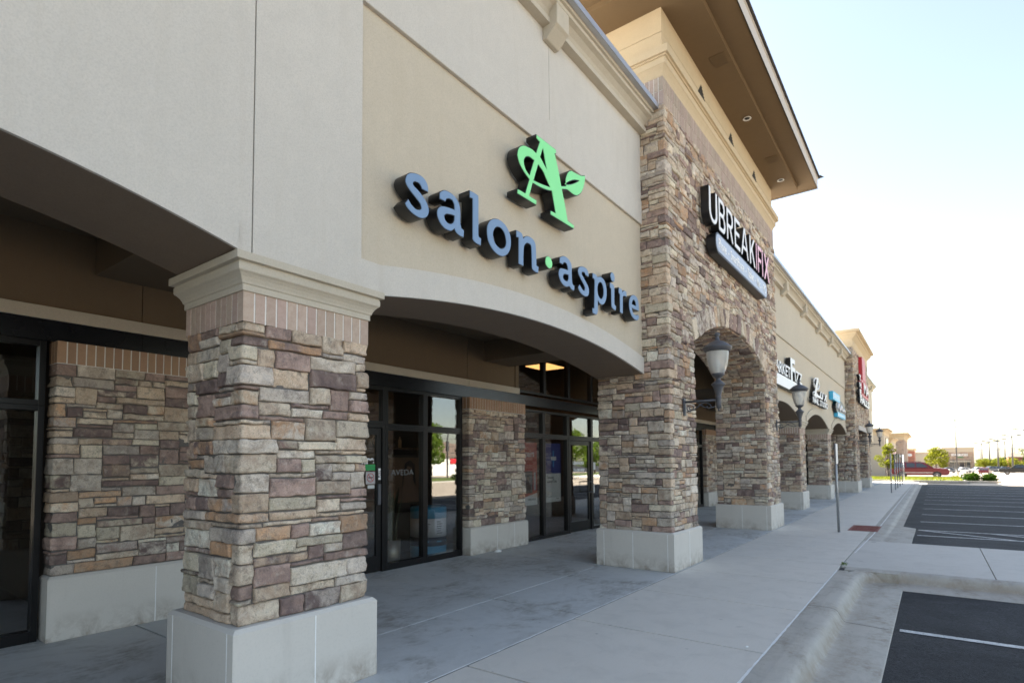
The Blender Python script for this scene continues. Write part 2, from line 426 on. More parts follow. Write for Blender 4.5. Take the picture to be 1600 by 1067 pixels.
# ------------------------------------------------------------------ value noise
def _h(ix, iy, iz):
    h = (ix*374761393 + iy*668265263 + iz*2147483647) & 0xffffffff
    h = ((h ^ (h >> 13))*1274126177) & 0xffffffff
    return ((h ^ (h >> 16)) & 0xffff)/65535.0
def vn(x, y, z):
    x = np.asarray(x, float); y = np.asarray(y, float)+0*x; z = 0*x+z
    ix, iy, iz = np.floor(x).astype(np.int64), np.floor(y).astype(np.int64), np.floor(z).astype(np.int64)
    fx, fy, fz = x-ix, y-iy, z-iz
    fx, fy, fz = fx*fx*(3-2*fx), fy*fy*(3-2*fy), fz*fz*(3-2*fz)
    def L(a, b, t): return a+(b-a)*t
    c = [[[_h(ix+i, iy+j, iz+k) for k in (0,1)] for j in (0,1)] for i in (0,1)]
    r = L(L(L(c[0][0][0], c[1][0][0], fx), L(c[0][1][0], c[1][1][0], fx), fy),
          L(L(c[0][0][1], c[1][0][1], fx), L(c[0][1][1], c[1][1][1], fx), fy), fz)
    return r*2-1

# ------------------------------------------------------------------ ledgestone cladding
PAL = [((.50,.44,.355),(.35,.28,.22),21), ((.45,.41,.32),(.53,.475,.385),8), ((.41,.315,.235),(.51,.42,.325),20),
       ((.41,.26,.16),(.36,.265,.19),5), ((.225,.162,.142),(.34,.25,.215),17), ((.135,.098,.093),(.24,.18,.16),10),
       ((.34,.30,.27),(.47,.42,.365),10), ((.57,.52,.455),(.39,.335,.28),15)]
PW = [p[2] for p in PAL]
def pack(W, H, rng, corners=(), init=None, unit=.032, wide=1.0):
    segs = init or [[0.0, W, 0]]
    top = int(round(H/unit)); out = []
    guard = 0
    while guard < 20000:
        guard += 1
        i = min(range(len(segs)), key=lambda k: (segs[k][2], segs[k][0]))
        x0, x1, z = segs[i]
        if z >= top: break
        L = x1-x0
        zl = segs[i-1][2] if i > 0 else 10**6
        zr = segs[i+1][2] if i+1 < len(segs) else 10**6
        if L < .11:
            lim = min(zl, zr); h = max(1, min(lim-z, 5)) if lim < 10**6 else rng.choice((2,3))
            w = L
        else:
            h = rng.choices((1,2,3,4,5), (6,25,38,23,7))[0]
            w = rng.uniform(.12, .44)*wide*(1.15 if h <= 2 else .95)
            for zz in (zl, zr):
                if 0 < zz-z <= 5 and rng.random() < .25: h = zz-z
            if L-w < .10: w = L if L < .42*wide else L*rng.uniform(.4, .6)
            for c in corners:
                if x0 < c-1e-6 and abs(x0+w-c) < .075: w = min(L, c-x0+rng.uniform(.09,.2)); 
                if L-w < .06: w = L
        if z+h > top: h = top-z
        if 0 < top-(z+h) < 2: h = top-z if top-z <= 5 else h
        out.append((x0, x0+w, z*unit, (z+h)*unit))
        new = [[x0, x0+w, z+h]]
        if w < L-1e-6: new.append([x0+w, x1, z])
        segs[i:i+1] = new
        j = 0
        while j < len(segs)-1:
            if segs[j][2] == segs[j+1][2]: segs[j][1] = segs[j+1][1]; del segs[j+1]
            else: j += 1
    return out
def stones_mesh(mb, rects, posf, rng, z_base, res, rough=1.0, corners=(), gap=.0045, prot=(.010,.034), warm=1.0, maxn=26):
    """posf(u, z, d) -> Nx3 for arrays; each rect becomes one rough pillowed stone."""
    CA, CB = mb.col.setdefault('ca', []), mb.col.setdefault('cb', [])
    for (u0, u1, z0, z1) in rects:
        u0 += gap*rng.uniform(.4,1.4); u1 -= gap*rng.uniform(.4,1.4); z0 += gap*rng.uniform(.4,1.5); z1 -= gap*rng.uniform(.4,1.5)
        if u1-u0 < .02 or z1-z0 < .012: continue
        nu = max(2, min(maxn, int((u1-u0)/res)+1)); nv = max(2, min(12, int((z1-z0)/res)+1))
        us = np.linspace(u0, u1, nu+1); vs = np.linspace(z0, z1, nv+1)
        e = min(.010, (u1-u0)*.2, (z1-z0)*.25)
        us = np.unique(np.concatenate([us, [u0+e*.35, u0+e, u1-e, u1-e*.35]])) if res < .06 else us
        vs = np.unique(np.concatenate([vs, [z0+e*.35, z0+e, z1-e, z1-e*.35]])) if res < .06 else vs
        for c in corners:
            if u0 < c < u1: us = np.unique(np.concatenate([us[np.abs(us-c) > .006], [c-.009, c, c+.009]]))
        us = np.concatenate([[us[0]], us, [us[-1]]]); vs = np.concatenate([[vs[0]], vs, [vs[-1]]])
        U, V = np.meshgrid(us, vs); nU, nV = len(us), len(vs)
        s = rng.uniform(0, 900)
        du = np.minimum(U-u0, u1-U); dv = np.minimum(V-z0, z1-V)
        rr = rng.uniform(.007, .016)
        tu = np.clip(1-du/rr, 0, 1); tv = np.clip(1-dv/rr, 0, 1)
        edge = np.clip(np.sqrt(np.clip(tu**2+tv**2, 0, 1.2)), 0, 1)
        D = rng.uniform(*prot) - rr*.8*(1-np.sqrt(np.clip(1-edge**2, 0, 1)))
        D = D + rough*(.009*vn(U*8, V*9, s) + .006*np.abs(vn(U*17, V*24, s+7)) + .004*vn(U*31, V*38, s+5) + .0022*vn(U*70, V*70, s+3))
        D = D + rough*rng.uniform(-.02,.02)*(U-u0-(u1-u0)/2) + rough*rng.uniform(-.09,.09)*(V-z0-(z1-z0)/2)
        ch = vn(U*6, V*11, s+31); D = D - rough*.03*np.clip(ch-.35, 0, 1)
        wob = .006*rough
        U2 = U + wob*vn(V*22, U*6, s+11)*np.where(du < .03, 1, .3); V2 = V + wob*vn(U*16, V*4, s+17)*np.where(dv < .03, 1, .3)
        for c in corners: U2 = np.where(np.abs(U-c) < .012, U, U2)
        D[0, :] = D[-1, :] = -.03; D[:, 0] = D[:, -1] = -.03
        P = posf(U2.ravel(), V2.ravel()+z_base, D.ravel())
        base = mb.n; mb.v.extend(map(tuple, P)); mb.n += len(P)
        for j in range(nV-1):
            for i in range(nU-1):
                a = base+j*nU+i
                mb.f.append((a, a+1, a+nU+1, a+nU)); mb.m.append(0); mb.sm.append(True)
        k = rng.choices(range(len(PAL)), PW)[0]; A, B, _ = PAL[k]
        if rng.random() < .3: B = PAL[rng.randrange(len(PAL))][0]
        g = rng.uniform(.92, 1.5)
        A = [min(.8, x*g*w_) for x, w_ in zip(A, (1.035,1,.955))]; B = [min(.8, x*g*w_) for x, w_ in zip(B, (1.035,1,.955))]
        CA.extend([(*A, 1)]*len(P)); CB.extend([(*B, 1)]*len(P))
def path_pos(pts):
    """plan polyline (anticlockwise seen from above = outside on the right) -> posf, corners, length"""
    P = [np.array(p, float) for p in pts]; T, Nn, S = [], [], [0.0]
    for a, b in zip(P[:-1], P[1:]):
        t = (b-a)/np.linalg.norm(b-a); T.append(t); Nn.append(np.array((t[1], -t[0]))); S.append(S[-1]+np.linalg.norm(b-a))
    T, Nn = np.array(T), np.array(Nn); S = np.array(S)
    def posf(u, z, d):
        k = np.clip(np.searchsorted(S, u, side='right')-1, 0, len(T)-1)
        n = Nn[k].copy(); base = np.array(P)[k]+T[k]*(u-S[k])[:, None]
        for c in range(1, len(S)-1):
            m = np.abs(u-S[c]) < 1e-6
            n[m] = (Nn[c-1]+Nn[c])*.93
            for side, kk in ((-1, c-1), (1, c)):   # keep the folded edge full beside the corner
                mm = (np.abs(u-S[c]) < .012) & ~m & (np.sign(u-S[c]) == side)
                other = Nn[c] if side < 0 else Nn[c-1]
                n[mm] = Nn[kk]+other*.35
        xy = base+n*d[:, None]
        return np.column_stack([xy, z])
    return posf, list(S[1:-1]), S[-1]
def soldier(mb, pts, z0, z1, rng, proud=.0, n_w=.0745, tone=(.44,.335,.27)):
    """a course of upright bricks around a plan path"""
    CA = mb.col.setdefault('ca', [])
    for a, b in zip(pts[:-1], pts[1:]):
        a, b = Vector((*a, 0)), Vector((*b, 0)); L = (b-a).length; t = (b-a)/L; nrm = Vector((t.y, -t.x, 0))
        n = max(1, round(L/n_w)); w = L/n
        for i in range(n):
            g = .006
            p0 = a+t*(i*w+(g if i else 0)); p1 = a+t*((i+1)*w-(g if i < n-1 else 0)); d = nrm*(proud+rng.uniform(0,.0015)); back = -nrm*.02
            v = [p0+back, p1+back, p1+d, p0+d]
            vv = [(q.x, q.y, z0) for q in v]+[(q.x, q.y, z1) for q in v]
            mb.add(vv, [(0,3,2,1),(4,5,6,7),(0,1,5,4),(1,2,6,5),(2,3,7,6),(3,0,4,7)], 0)
            k = rng.uniform(.88, 1.1); CA.extend([(tone[0]*k, tone[1]*k*rng.uniform(.96,1.04), tone[2]*k, 1)]*8)
def pad_cols(mb):
    for k in mb.col:
        c = mb.col[k]
        while len(c) < mb.n: c.append((.3,.28,.26,1))
def rect_path(x0, x1, y0, y1):
    """closed rectangle path starting at the back (-X) corner on the +Y side; visits -Y face, then front +X, then +Y"""
    return [(x0,y0),(x1,y0),(x1,y1),(x0,y1),(x0,y0)]
def square_rings(mb, x0, x1, y0, y1, prof, mat=0):
    rings = []
    for o, z in prof: rings.append([(x0-o,y0-o,z),(x1+o,y0-o,z),(x1+o,y1+o,z),(x0-o,y1+o,z)])
    mb.sweep(None, rings, mat, closed=True, caps=True)
CAP_PROF = [(.0,0),(.012,.0),(.012,.042),(.02,.046),(.024,.062),(.036,.085),(.052,.104),(.062,.112),(.066,.118),(.066,.160),(.060,.163),(.060,.172),(.090,.176),(.090,.228),(.0,.228)]
def precast_base(parent, x0, x1, y0, y1, h, name='base', joints=(), ch=.024):
    """precast plinth with chamfered shoulder and pale mortar joints; joints: ('x'|'y', pos)"""
    m = MB(); c = ch
    square_rings(m, x0+c, x1-c, y0+c, y1-c, [(c-.004,0),(c,.004),(c,h-c),(0,h)])
    e = .0015; w = .004
    for ax, p in joints:
        if ax == 'y':   # joint on the front (+X) face at y=p
            m.box(x1-.01, x1+e, p-w, p+w, .004, h-c, 1)
        elif ax == 'x':
            m.box(p-w, p+w, y0-e, y0+.01, .004, h-c, 1)
        elif ax == 'X':
            m.box(p-w, p+w, y1-.01, y1+e, .004, h-c, 1)
    return m.build(name, ['precast_base', 'sealant'], parent)
def precast_base_mat():
    m, nt, out = newmat('precast_base'); v = coord(nt)
    col = (.575,.54,.485)
    big = noise(nt, v, 1.6, 5, .6); fine = noise(nt, v, 70, 4, .7)
    drip = noise(nt, coord(nt, (9, 9, .8)), 1.0, 5, .6)
    c = mixc(nt, big, [x*.9 for x in col], [x*1.08 for x in col])
    c = mixc(nt, mixc(nt, 1, ramp(nt, fine, .5, .72), (.3,)*3, 'MULTIPLY'), c, [x*.75 for x in col])
    c = mixc(nt, mixc(nt, 1, ramp(nt, drip, .58, .85), (.25,)*3, 'MULTIPLY'), c, (.30,.27,.23))
    g = nt.nodes.new('ShaderNodeNewGeometry'); sp = nt.nodes.new('ShaderNodeSeparateXYZ'); nt.links.new(g.outputs['Position'], sp.inputs[0])
    lo = ramp(nt, sp.outputs['Z'], .02, .26, (1,1,1,1), (0,0,0,1))
    dm = mixc(nt, 1, lo, ramp(nt, noise(nt, v, 5, 5, .7, .5), .42, .66), 'MULTIPLY')   # splash-up dirt
    c = mixc(nt, mixc(nt, 1, dm, (.75,)*3, 'MULTIPLY'), c, (.22,.17,.125))
    princ(nt, out, c, .85, 0, bump(nt, fine, .12, .004), .3); MAT['precast_base'] = m
precast_base_mat()
GLYPH = {'A':[[(4.955,5.152),(5.359,5.161),(5.358,5.107),(5.332,5.098),(5.404,4.946),(5.465,4.781),(5.565,4.823),(5.558,4.861),(5.561,4.91),(5.599,4.984),(5.647,5.035),(5.7,5.061),(5.807,5.074),(5.931,5.097),(6.031,5.141),(6.024,5.063),(5.984,4.961),(5.926,4.874),(5.842,4.809),(5.76,4.782),(5.667,4.781),(5.589,4.781),(5.479,4.742),(5.535,4.608),(5.599,4.421),(5.746,4.413),(5.737,4.361),(5.22,4.355),(5.226,4.408),(5.328,4.415),(5.254,4.634),(5.148,4.606),(5.012,4.584),(4.881,4.576),(4.819,4.418),(4.955,4.42),(4.947,4.358),(4.594,4.353),(4.6,4.41),(4.736,4.417),(4.813,4.592),(4.714,4.631),(4.633,4.694),(4.598,4.763),(4.615,4.831),(4.656,4.883),(4.718,4.921),(4.801,4.94),(4.876,4.949),(4.947,4.943),(5.016,5.092),(4.954,5.105)],
[(5.082,5.039),(5.146,4.857),(5.033,4.931)],
[(4.724,4.764),(4.758,4.807),(4.821,4.835),(4.902,4.835),(4.818,4.644),(4.756,4.673),(4.725,4.722)],
[(4.989,4.822),(5.083,4.785),(5.15,4.723),(5.214,4.671),(5.035,4.638),(4.903,4.62)],
[(5.56,4.84),(5.617,4.86),(5.696,4.897),(5.791,4.952),(5.868,5.004),(5.751,4.961),(5.644,4.901)]],
's':[[(3.243,3.87),(3.322,3.869),(3.323,3.909),(3.307,3.947),(3.266,3.978),(3.202,3.982),(3.128,3.964),(3.083,3.933),(3.063,3.895),(3.061,3.861),(3.084,3.827),(3.134,3.792),(3.202,3.754),(3.231,3.73),(3.237,3.706),(3.22,3.69),(3.18,3.681),(3.129,3.701),(3.095,3.736),(3.055,3.682),(3.084,3.651),(3.14,3.625),(3.214,3.616),(3.266,3.628),(3.308,3.658),(3.328,3.696),(3.328,3.735),(3.308,3.776),(3.266,3.812),(3.208,3.846),(3.162,3.863),(3.148,3.878),(3.158,3.895),(3.185,3.904),(3.219,3.902),(3.239,3.884)]],
'a':[[(3.454,3.866),(3.454,3.924),(3.499,3.962),(3.556,3.978),(3.635,3.971),(3.689,3.941),(3.719,3.896),(3.727,3.824),(3.726,3.749),(3.739,3.708),(3.775,3.699),(3.77,3.628),(3.708,3.626),(3.661,3.643),(3.644,3.665),(3.608,3.635),(3.563,3.625),(3.505,3.632),(3.454,3.665),(3.426,3.713),(3.427,3.762),(3.454,3.799),(3.498,3.822),(3.569,3.836),(3.642,3.844),(3.639,3.885),(3.615,3.913),(3.576,3.912),(3.543,3.895),(3.533,3.869)],
[(3.518,3.741),(3.543,3.763),(3.595,3.777),(3.642,3.782),(3.639,3.747),(3.622,3.718),(3.589,3.697),(3.55,3.697),(3.524,3.716)]],
'l':[[(3.849,4.099),(3.914,4.102),(3.965,4.098),(3.98,4.074),(3.979,3.855),(3.978,3.723),(3.993,3.706),(4.016,3.703),(4.012,3.627),(3.963,3.626),(3.912,3.634),(3.887,3.655),(3.889,4.033),(3.849,4.028)]],
'o':[[(4.107,3.859),(4.154,3.925),(4.225,3.965),(4.306,3.978),(4.396,3.957),(4.464,3.896),(4.485,3.82),(4.47,3.732),(4.419,3.665),(4.344,3.622),(4.262,3.618),(4.183,3.645),(4.121,3.705),(4.099,3.777)],
[(4.197,3.809),(4.224,3.864),(4.265,3.892),(4.321,3.896),(4.371,3.866),(4.398,3.803),(4.391,3.749),(4.353,3.712),(4.303,3.697),(4.247,3.71),(4.207,3.747)]],
'n':[[(4.572,3.967),(4.635,3.97),(4.679,3.964),(4.698,3.923),(4.73,3.951),(4.774,3.97),(4.829,3.976),(4.879,3.968),(4.913,3.946),(4.929,3.905),(4.937,3.797),(4.94,3.703),(4.981,3.699),(4.971,3.623),(4.919,3.621),(4.869,3.631),(4.849,3.655),(4.846,3.757),(4.839,3.871),(4.819,3.891),(4.778,3.891),(4.74,3.873),(4.716,3.843),(4.707,3.805),(4.7,3.715),(4.699,3.623),(4.607,3.625),(4.611,3.898),(4.571,3.89)]],
'dot':[[(5.109,3.798),(5.123,3.845),(5.162,3.87),(5.213,3.866),(5.25,3.829),(5.253,3.787),(5.232,3.748),(5.189,3.735),(5.143,3.745),(5.117,3.765)]],
'a2':[[(5.407,3.862),(5.411,3.928),(5.485,3.967),(5.569,3.975),(5.644,3.947),(5.678,3.901),(5.679,3.801),(5.687,3.708),(5.705,3.686),(5.74,3.683),(5.729,3.616),(5.665,3.618),(5.618,3.644),(5.59,3.632),(5.552,3.62),(5.487,3.623),(5.424,3.656),(5.386,3.709),(5.387,3.762),(5.423,3.806),(5.501,3.822),(5.585,3.831),(5.58,3.864),(5.558,3.892),(5.521,3.897),(5.493,3.884),(5.483,3.861)],
[(5.48,3.719),(5.499,3.753),(5.546,3.766),(5.596,3.769),(5.596,3.729),(5.572,3.696),(5.526,3.692),(5.489,3.702)]],
's2':[[(6.007,3.876),(6.085,3.876),(6.086,3.91),(6.072,3.948),(6.024,3.972),(5.952,3.972),(5.89,3.958),(5.839,3.926),(5.818,3.884),(5.837,3.843),(5.886,3.8),(5.956,3.751),(5.987,3.717),(5.975,3.683),(5.934,3.684),(5.894,3.705),(5.858,3.733),(5.817,3.683),(5.842,3.651),(5.902,3.619),(5.984,3.611),(6.047,3.626),(6.079,3.656),(6.091,3.701),(6.071,3.754),(6.02,3.798),(5.949,3.847),(5.914,3.869),(5.919,3.891),(5.96,3.902),(5.991,3.895)]],
'p':[[(6.184,3.957),(6.271,3.961),(6.306,3.94),(6.372,3.959),(6.452,3.963),(6.52,3.926),(6.558,3.858),(6.562,3.771),(6.536,3.687),(6.488,3.633),(6.43,3.606),(6.362,3.61),(6.318,3.637),(6.313,3.497),(6.292,3.458),(6.256,3.442),(6.169,3.448),(6.171,3.517),(6.215,3.516),(6.236,3.875),(6.214,3.891),(6.182,3.885)],
[(6.316,3.809),(6.347,3.866),(6.393,3.888),(6.438,3.878),(6.471,3.826),(6.468,3.749),(6.432,3.691),(6.386,3.68),(6.335,3.706),(6.316,3.745)]],
'i':[[(6.657,3.958),(6.737,3.959),(6.785,3.939),(6.789,3.904),(6.782,3.704),(6.801,3.686),(6.836,3.682),(6.821,3.614),(6.75,3.615),(6.702,3.633),(6.691,3.678),(6.688,3.877),(6.654,3.887)]],
'idot':[[(6.672,4.049),(6.693,4.094),(6.73,4.115),(6.779,4.1),(6.807,4.056),(6.793,4.007),(6.75,3.985),(6.701,3.995)]],
'r':[[(6.917,3.958),(7.014,3.953),(7.041,3.919),(7.071,3.95),(7.111,3.957),(7.162,3.954),(7.159,3.875),(7.09,3.876),(7.042,3.852),(7.033,3.615),(6.943,3.616),(6.946,3.862),(6.914,3.879)]],
'e':[[(7.234,3.811),(7.265,3.89),(7.336,3.948),(7.42,3.968),(7.505,3.952),(7.555,3.896),(7.569,3.825),(7.564,3.763),(7.331,3.759),(7.357,3.713),(7.409,3.69),(7.466,3.691),(7.538,3.715),(7.566,3.69),(7.55,3.644),(7.491,3.616),(7.406,3.615),(7.31,3.649),(7.25,3.72)],
[(7.328,3.821),(7.361,3.874),(7.403,3.895),(7.45,3.872),(7.466,3.823)]]}
# ================================================================== the shopping strip
XF, XB = -3.50, -4.28          # front and back of the arcade wall
XS = -6.62                     # shop fronts
MALL = thing('strip_mall', 'long tan stucco shopping strip with stone pillars, arches and a tall stone tower', 'building', (-6, 16, 0))
srng = random.Random(21)

def pillar(y0, y1, x0, x1, zcap, near=1, hb=.58, name='pillar'):
    """free-standing arcade pillar: stone shaft with base, brick band and moulded capital"""
    zb1 = zcap-.228; zb0 = zb1-.195
    s = .025
    m = MB(); path = rect_path(x0+s, x1-s, y0+s, y1-s)
    posf, cs, W = path_pos(path)
    res = {1:.013, 2:.03, 3:.06}[near]
    rects = pack(W, zb0-hb, srng, cs)
    stones_mesh(m, rects, posf, srng, hb, res, corners=cs, rough={1:1.0,2:.9,3:.8}[near], prot=(.010,.034), maxn=26 if near == 1 else 10)
    m.box(x0+s+.004, x1-s-.004, y0+s+.004, y1-s-.004, hb-.05, zb0+.02, 1); pad_cols(m)
    p = m.build(name, ['stone', 'mortar'], MALL, recalc=False)
    b = MB(); soldier(b, rect_path(x0, x1, y0, y1)[:-1]+[(x0,y0)], zb0, zb1, srng)
    b.box(x0+.004, x1-.004, y0+.004, y1-.004, zb0, zb1, 1); pad_cols(b)
    b.build('brick_band', ['brick', 'brick_mortar'], p)
    c = MB(); square_rings(c, x0, x1, y0, y1, [(o, zb1+z) for o, z in CAP_PROF]); c.build('capital', 'stucco_trim', p, bevel=.004 if near == 1 else 0)
    o = .057
    yj = (y0+y1)/2+.02
    precast_base(p, x0-o, x1+o, y0-o, y1+o, hb, joints=[('y', yj), ('x', x1+o-.075), ('x', x0-o+.085)])
    return p
pillar(1.853, 2.855, -4.315, -3.52, 2.945, 1)
pillar(20.75, 21.75, -4.315, -3.52, 2.945, 2)
pillar(26.95, 27.95, -4.315, -3.52, 2.945, 2)
pillar(43.6, 44.6, -4.315, -3.52, 2.945, 3)

def arc_z(y, ya, yb, zs, rise):
    """segmental arch"""
    h = (yb-ya)/2; Rr = (h*h+rise*rise)/(2*rise); yc = (ya+yb)/2
    return zs+rise-Rr+math.sqrt(max(0, Rr*Rr-(y-yc)**2))
def arch_wall(name, y0, y1, ztop, arches, mat, x0=XB, x1=XF, zflat=2.945, parent=MALL):
    ys = {y0, y1}
    for a in arches:
        for k in range(33): ys.add(a[0]+(a[1]-a[0])*k/32)
    ys = sorted(ys); m = MB()
    def lo(ya, yb):
        c = (ya+yb)/2
        for a in arches:
            if a[0] <= c <= a[1]: return arc_z(ya, *a), arc_z(yb, *a)
        return zflat, zflat
    for ya, yb in zip(ys[:-1], ys[1:]):
        za, zb = lo(ya, yb)
        m.add([(x1,ya,za),(x1,yb,zb),(x1,yb,ztop),(x1,ya,ztop)], [(0,1,2,3)], 0)
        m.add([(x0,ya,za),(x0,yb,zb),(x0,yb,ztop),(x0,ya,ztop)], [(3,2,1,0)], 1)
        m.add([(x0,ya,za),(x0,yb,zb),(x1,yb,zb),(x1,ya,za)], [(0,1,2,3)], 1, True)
    m.add([(x0,y0,zflat),(x1,y0,zflat),(x1,y0,ztop),(x0,y0,ztop)], [(0,1,2,3)], 0)
    m.add([(x0,y1,zflat),(x1,y1,zflat),(x1,y1,ztop),(x0,y1,ztop)], [(0,1,2,3)], 0)
    m.add([(x0,y0,ztop),(x1,y0,ztop),(x1,y1,ztop),(x0,y1,ztop)], [(0,1,2,3)], 0)
    return m.build(name, [mat, 'stucco_soffit_shade'], parent)
def arch_band(name, parent, arch, band, xf, thick, mat, extra=0.0, n=40):
    ya, yb, zs, rise = arch; m = MB(); rings = []
    for k in range(n+1):
        y = ya-extra+(yb-ya+2*extra)*k/n
        yc = min(max(y, ya), yb)
        z0 = arc_z(yc, *arch); z1 = z0+band
        rings.append([(xf,y,z0),(xf+thick,y,z0),(xf+thick,y,z1),(xf,y,z1)])
    m.sweep(None, rings, 0, closed=True); return m.build(name, mat, parent)
# --- near wall -----------------------------------------------------------
ARCH_L = (-2.62, 1.78, 2.95, .30); ARCH_S = (2.93, 8.05, 2.93, .245)  # left arch narrowed out of view to let in less light
w = arch_wall('facade_wall', -2.72, 1.875, 6.70, [ARCH_L], 'stucco_grey', x1=-3.472)
boxpart('facade_wall', (XB, -3.472, -14.0, -2.725, 0, 6.70), 'stucco_grey', MALL); boxpart('light_blocker_wall', (XS, XB-.003, -3.2, -3.0, 0, 3.84), 'stucco_inner_shade', MALL)  # unseen solid wall and closing wall, added to block light into left bay
arch_band('arch_trim', w, ARCH_L, .20, -3.472, .022, 'stucco_grey')
w = arch_wall('facade_wall', 1.883, 8.06, 6.70, [ARCH_S], 'stucco_tan')
arch_band('arch_trim', w, ARCH_S, .245, XF, .03, 'stucco_grey')
m = MB(); m.box(XF, -3.47, 1.883, 2.745, 2.945, 5.236); m.box(XF, -3.47, 2.745, 2.93, 2.945, 3.175); m.build('pilaster_strip', 'stucco_grey', w)
m = MB(); m.box(XF, -3.462, 1.883, 8.05, 5.24, 5.60); m.build('trim_band', 'stucco_grey', w, bevel=.006)
m = MB(); m.box(XF, -3.474, 1.883, 5.452, 5.602, 6.70); m.box(XF, -3.474, 5.459, 8.05, 5.602, 6.70); m.build('upper_panel', 'stucco_grey', w)
# --- far wall between the towers ----------------------------------------
F1, F2, F3 = (15.5, 20.69, 2.93, .42), (21.81, 26.89, 2.93, .42), (28.01, 33.1, 2.93, .42)
w = arch_wall('facade_wall', 15.45, 33.12, 6.70, [F1, F2, F3], 'stucco_tan')
for a in (F1, F2, F3): arch_band('arch_trim', w, a, .24, XF, .03, 'stucco_trim')
m = MB(); m.box(XF, -3.462, 15.5, 33.1, 5.24, 6.70); m.build('trim_band', 'stucco_trim', w, bevel=.006)
F4 = (41.3, 43.55, 2.93, .35)
F5 = (44.65, 48.6, 2.93, .4)
w = arch_wall('facade_wall', 41.2, 49.4, 6.70, [F4, F5], 'stucco_tan')
m = MB(); m.box(XF, -3.462, 41.2, 49.4, 5.24, 6.70); m.build('trim_band', 'stucco_trim', w, bevel=.006)

# --- cornices ------------------------------------------------------------
CORN = [(0,6.655),(.105,6.66),(.105,6.725),(.078,6.732),(.078,6.758),(.10,6.80),(.15,6.848),(.205,6.868),(.205,6.915),(.235,6.92),(.235,6.962),(.0,6.962)]
def cornice(y0, y1, xw, brackets):
    m = MB(); rings = [[(xw+o, y, z) for o, z in CORN] for y in (y0, y1)]
    m.sweep(None, rings, 0, closed=True); c = m.build('cornice', 'stucco_trim', MALL)
    k = MB(); k.sweep(None, [[(xw-.5,y,6.962),(xw+.305,y,6.962),(xw+.312,y,6.955),(xw+.312,y,7.035),(xw+.30,y,7.045),(xw-.5,y,7.06)] for y in (y0, y1)], 0, closed=True)
    k.build('coping', 'coping', c)
    for yb in brackets:
        b = MB(); pr = [(0,6.50),(.055,6.50),(.165,6.605),(.20,6.63),(.20,6.90),(0,6.90)]
        b.sweep(None, [[(xw+o, y, z) for o, z in pr] for y in (yb-.135, yb+.135)], 0, closed=True)
        b.build('bracket', 'stucco_trim', c, bevel=.008)
cornice(-14.0, 8.055, -3.474, [5.46, 2.35, -.76, -3.87])
cornice(15.46, 33.1, -3.462, [18.14, 21.25, 24.36, 27.45, 30.56])
cornice(41.2, 49.45, -3.462, [44.1, 47.0])

# --- tower ---------------------------------------------------------------
TX0, TX1, TY0, TY1 = -4.27, -3.105, 8.075, 15.42
OY0, OY1, OZ, ORISE = 9.20, 14.18, 3.60, .60
TARCH = (OY0, OY1, OZ, ORISE)
m = MB()
side = TX1-TX0
path = [(TX0,TY0),(TX1,TY0),(TX1,TY1),(TX0,TY1)]
posf, cs, W = path_pos(path)
Hs = 7.02-.55; uo0 = side+OY0-TY0; uo1 = side+OY1-TY0; unit = .032
zo = int(round((OZ-.55)/unit))
rects = pack(W, Hs, srng, cs, init=[[0,uo0,0],[uo0,uo1,zo],[uo1,W,0]])
keep = []
for (u0,u1,z0,z1) in rects:
    if u1 > uo0 and u0 < uo1:
        ym = [min(max(TY0+u-side, OY0), OY1) for u in (u0, u1, (u0+u1)/2)]
        za = min(arc_z(y, *TARCH) for y in ym)-.55+.05
        if z0 < za: z0 = za
        if z1-z0 < .02: continue
    keep.append((u0,u1,z0,z1))
stones_mesh(m, keep, posf, srng, .55, .028, corners=cs, prot=(.008,.034), maxn=14)
# jambs of the opening
for (pth, z1) in (([(TX1-.01,OY0),(TX0,OY0)], OZ), ([(TX0,OY1),(TX1-.01,OY1)], OZ)):
    pf, c2, W2 = path_pos(pth); stones_mesh(m, pack(W2, z1-.55, srng), pf, srng, .55, .03, prot=(.006,.03), maxn=14)
# soffit of the arch: stones laid along the curve
def soffit_pos(u, z, d):
    t = u/SL; y = OY0+(OY1-OY0)*t
    za = np.array([arc_z(q, *TARCH) for q in y])
    return np.column_stack([TX0+(z), y, za-d])
SL = OY1-OY0
stones_mesh(m, [(z0, z1, u0, u1) for (u0,u1,z0,z1) in pack(side-.02, SL, srng)], lambda a, b, d: soffit_pos(a, b, d), srng, 0, .03, prot=(.006,.03), maxn=12)
# voussoirs on the face
n = 42
Rr = ((SL/2)**2+ORISE**2)/(2*ORISE); yc = (OY0+OY1)/2; zc = OZ+ORISE-Rr; a0 = math.asin(SL/2/Rr)
th = -a0
while th < a0-.005:
    dth = min(srng.uniform(.018,.042)*1.35, a0-th); r1 = Rr+srng.uniform(.30,.40)
    def vp(u, z, d, th=th, r0=Rr):
        a = u/r0; r = r0+z
        return np.column_stack([TX1+.004+d, yc+r*np.sin(a), zc+r*np.cos(a)])
    stones_mesh(m, [(th*Rr, (th+dth)*Rr, -.012, r1-Rr)], vp, srng, 0, .028, prot=(.026,.05), maxn=12)
    th += dth
for (xa,xb,ya,yb,za,zb) in ((TX0+.01,TX1-.006,TY0+.006,OY0-.006,.5,OZ),(TX0+.01,TX1-.006,OY1+.006,TY1-.006,.5,OZ)): m.box(xa,xb,ya,yb,za,zb,1)
ys = [OY0+SL*k/24 for k in range(25)]
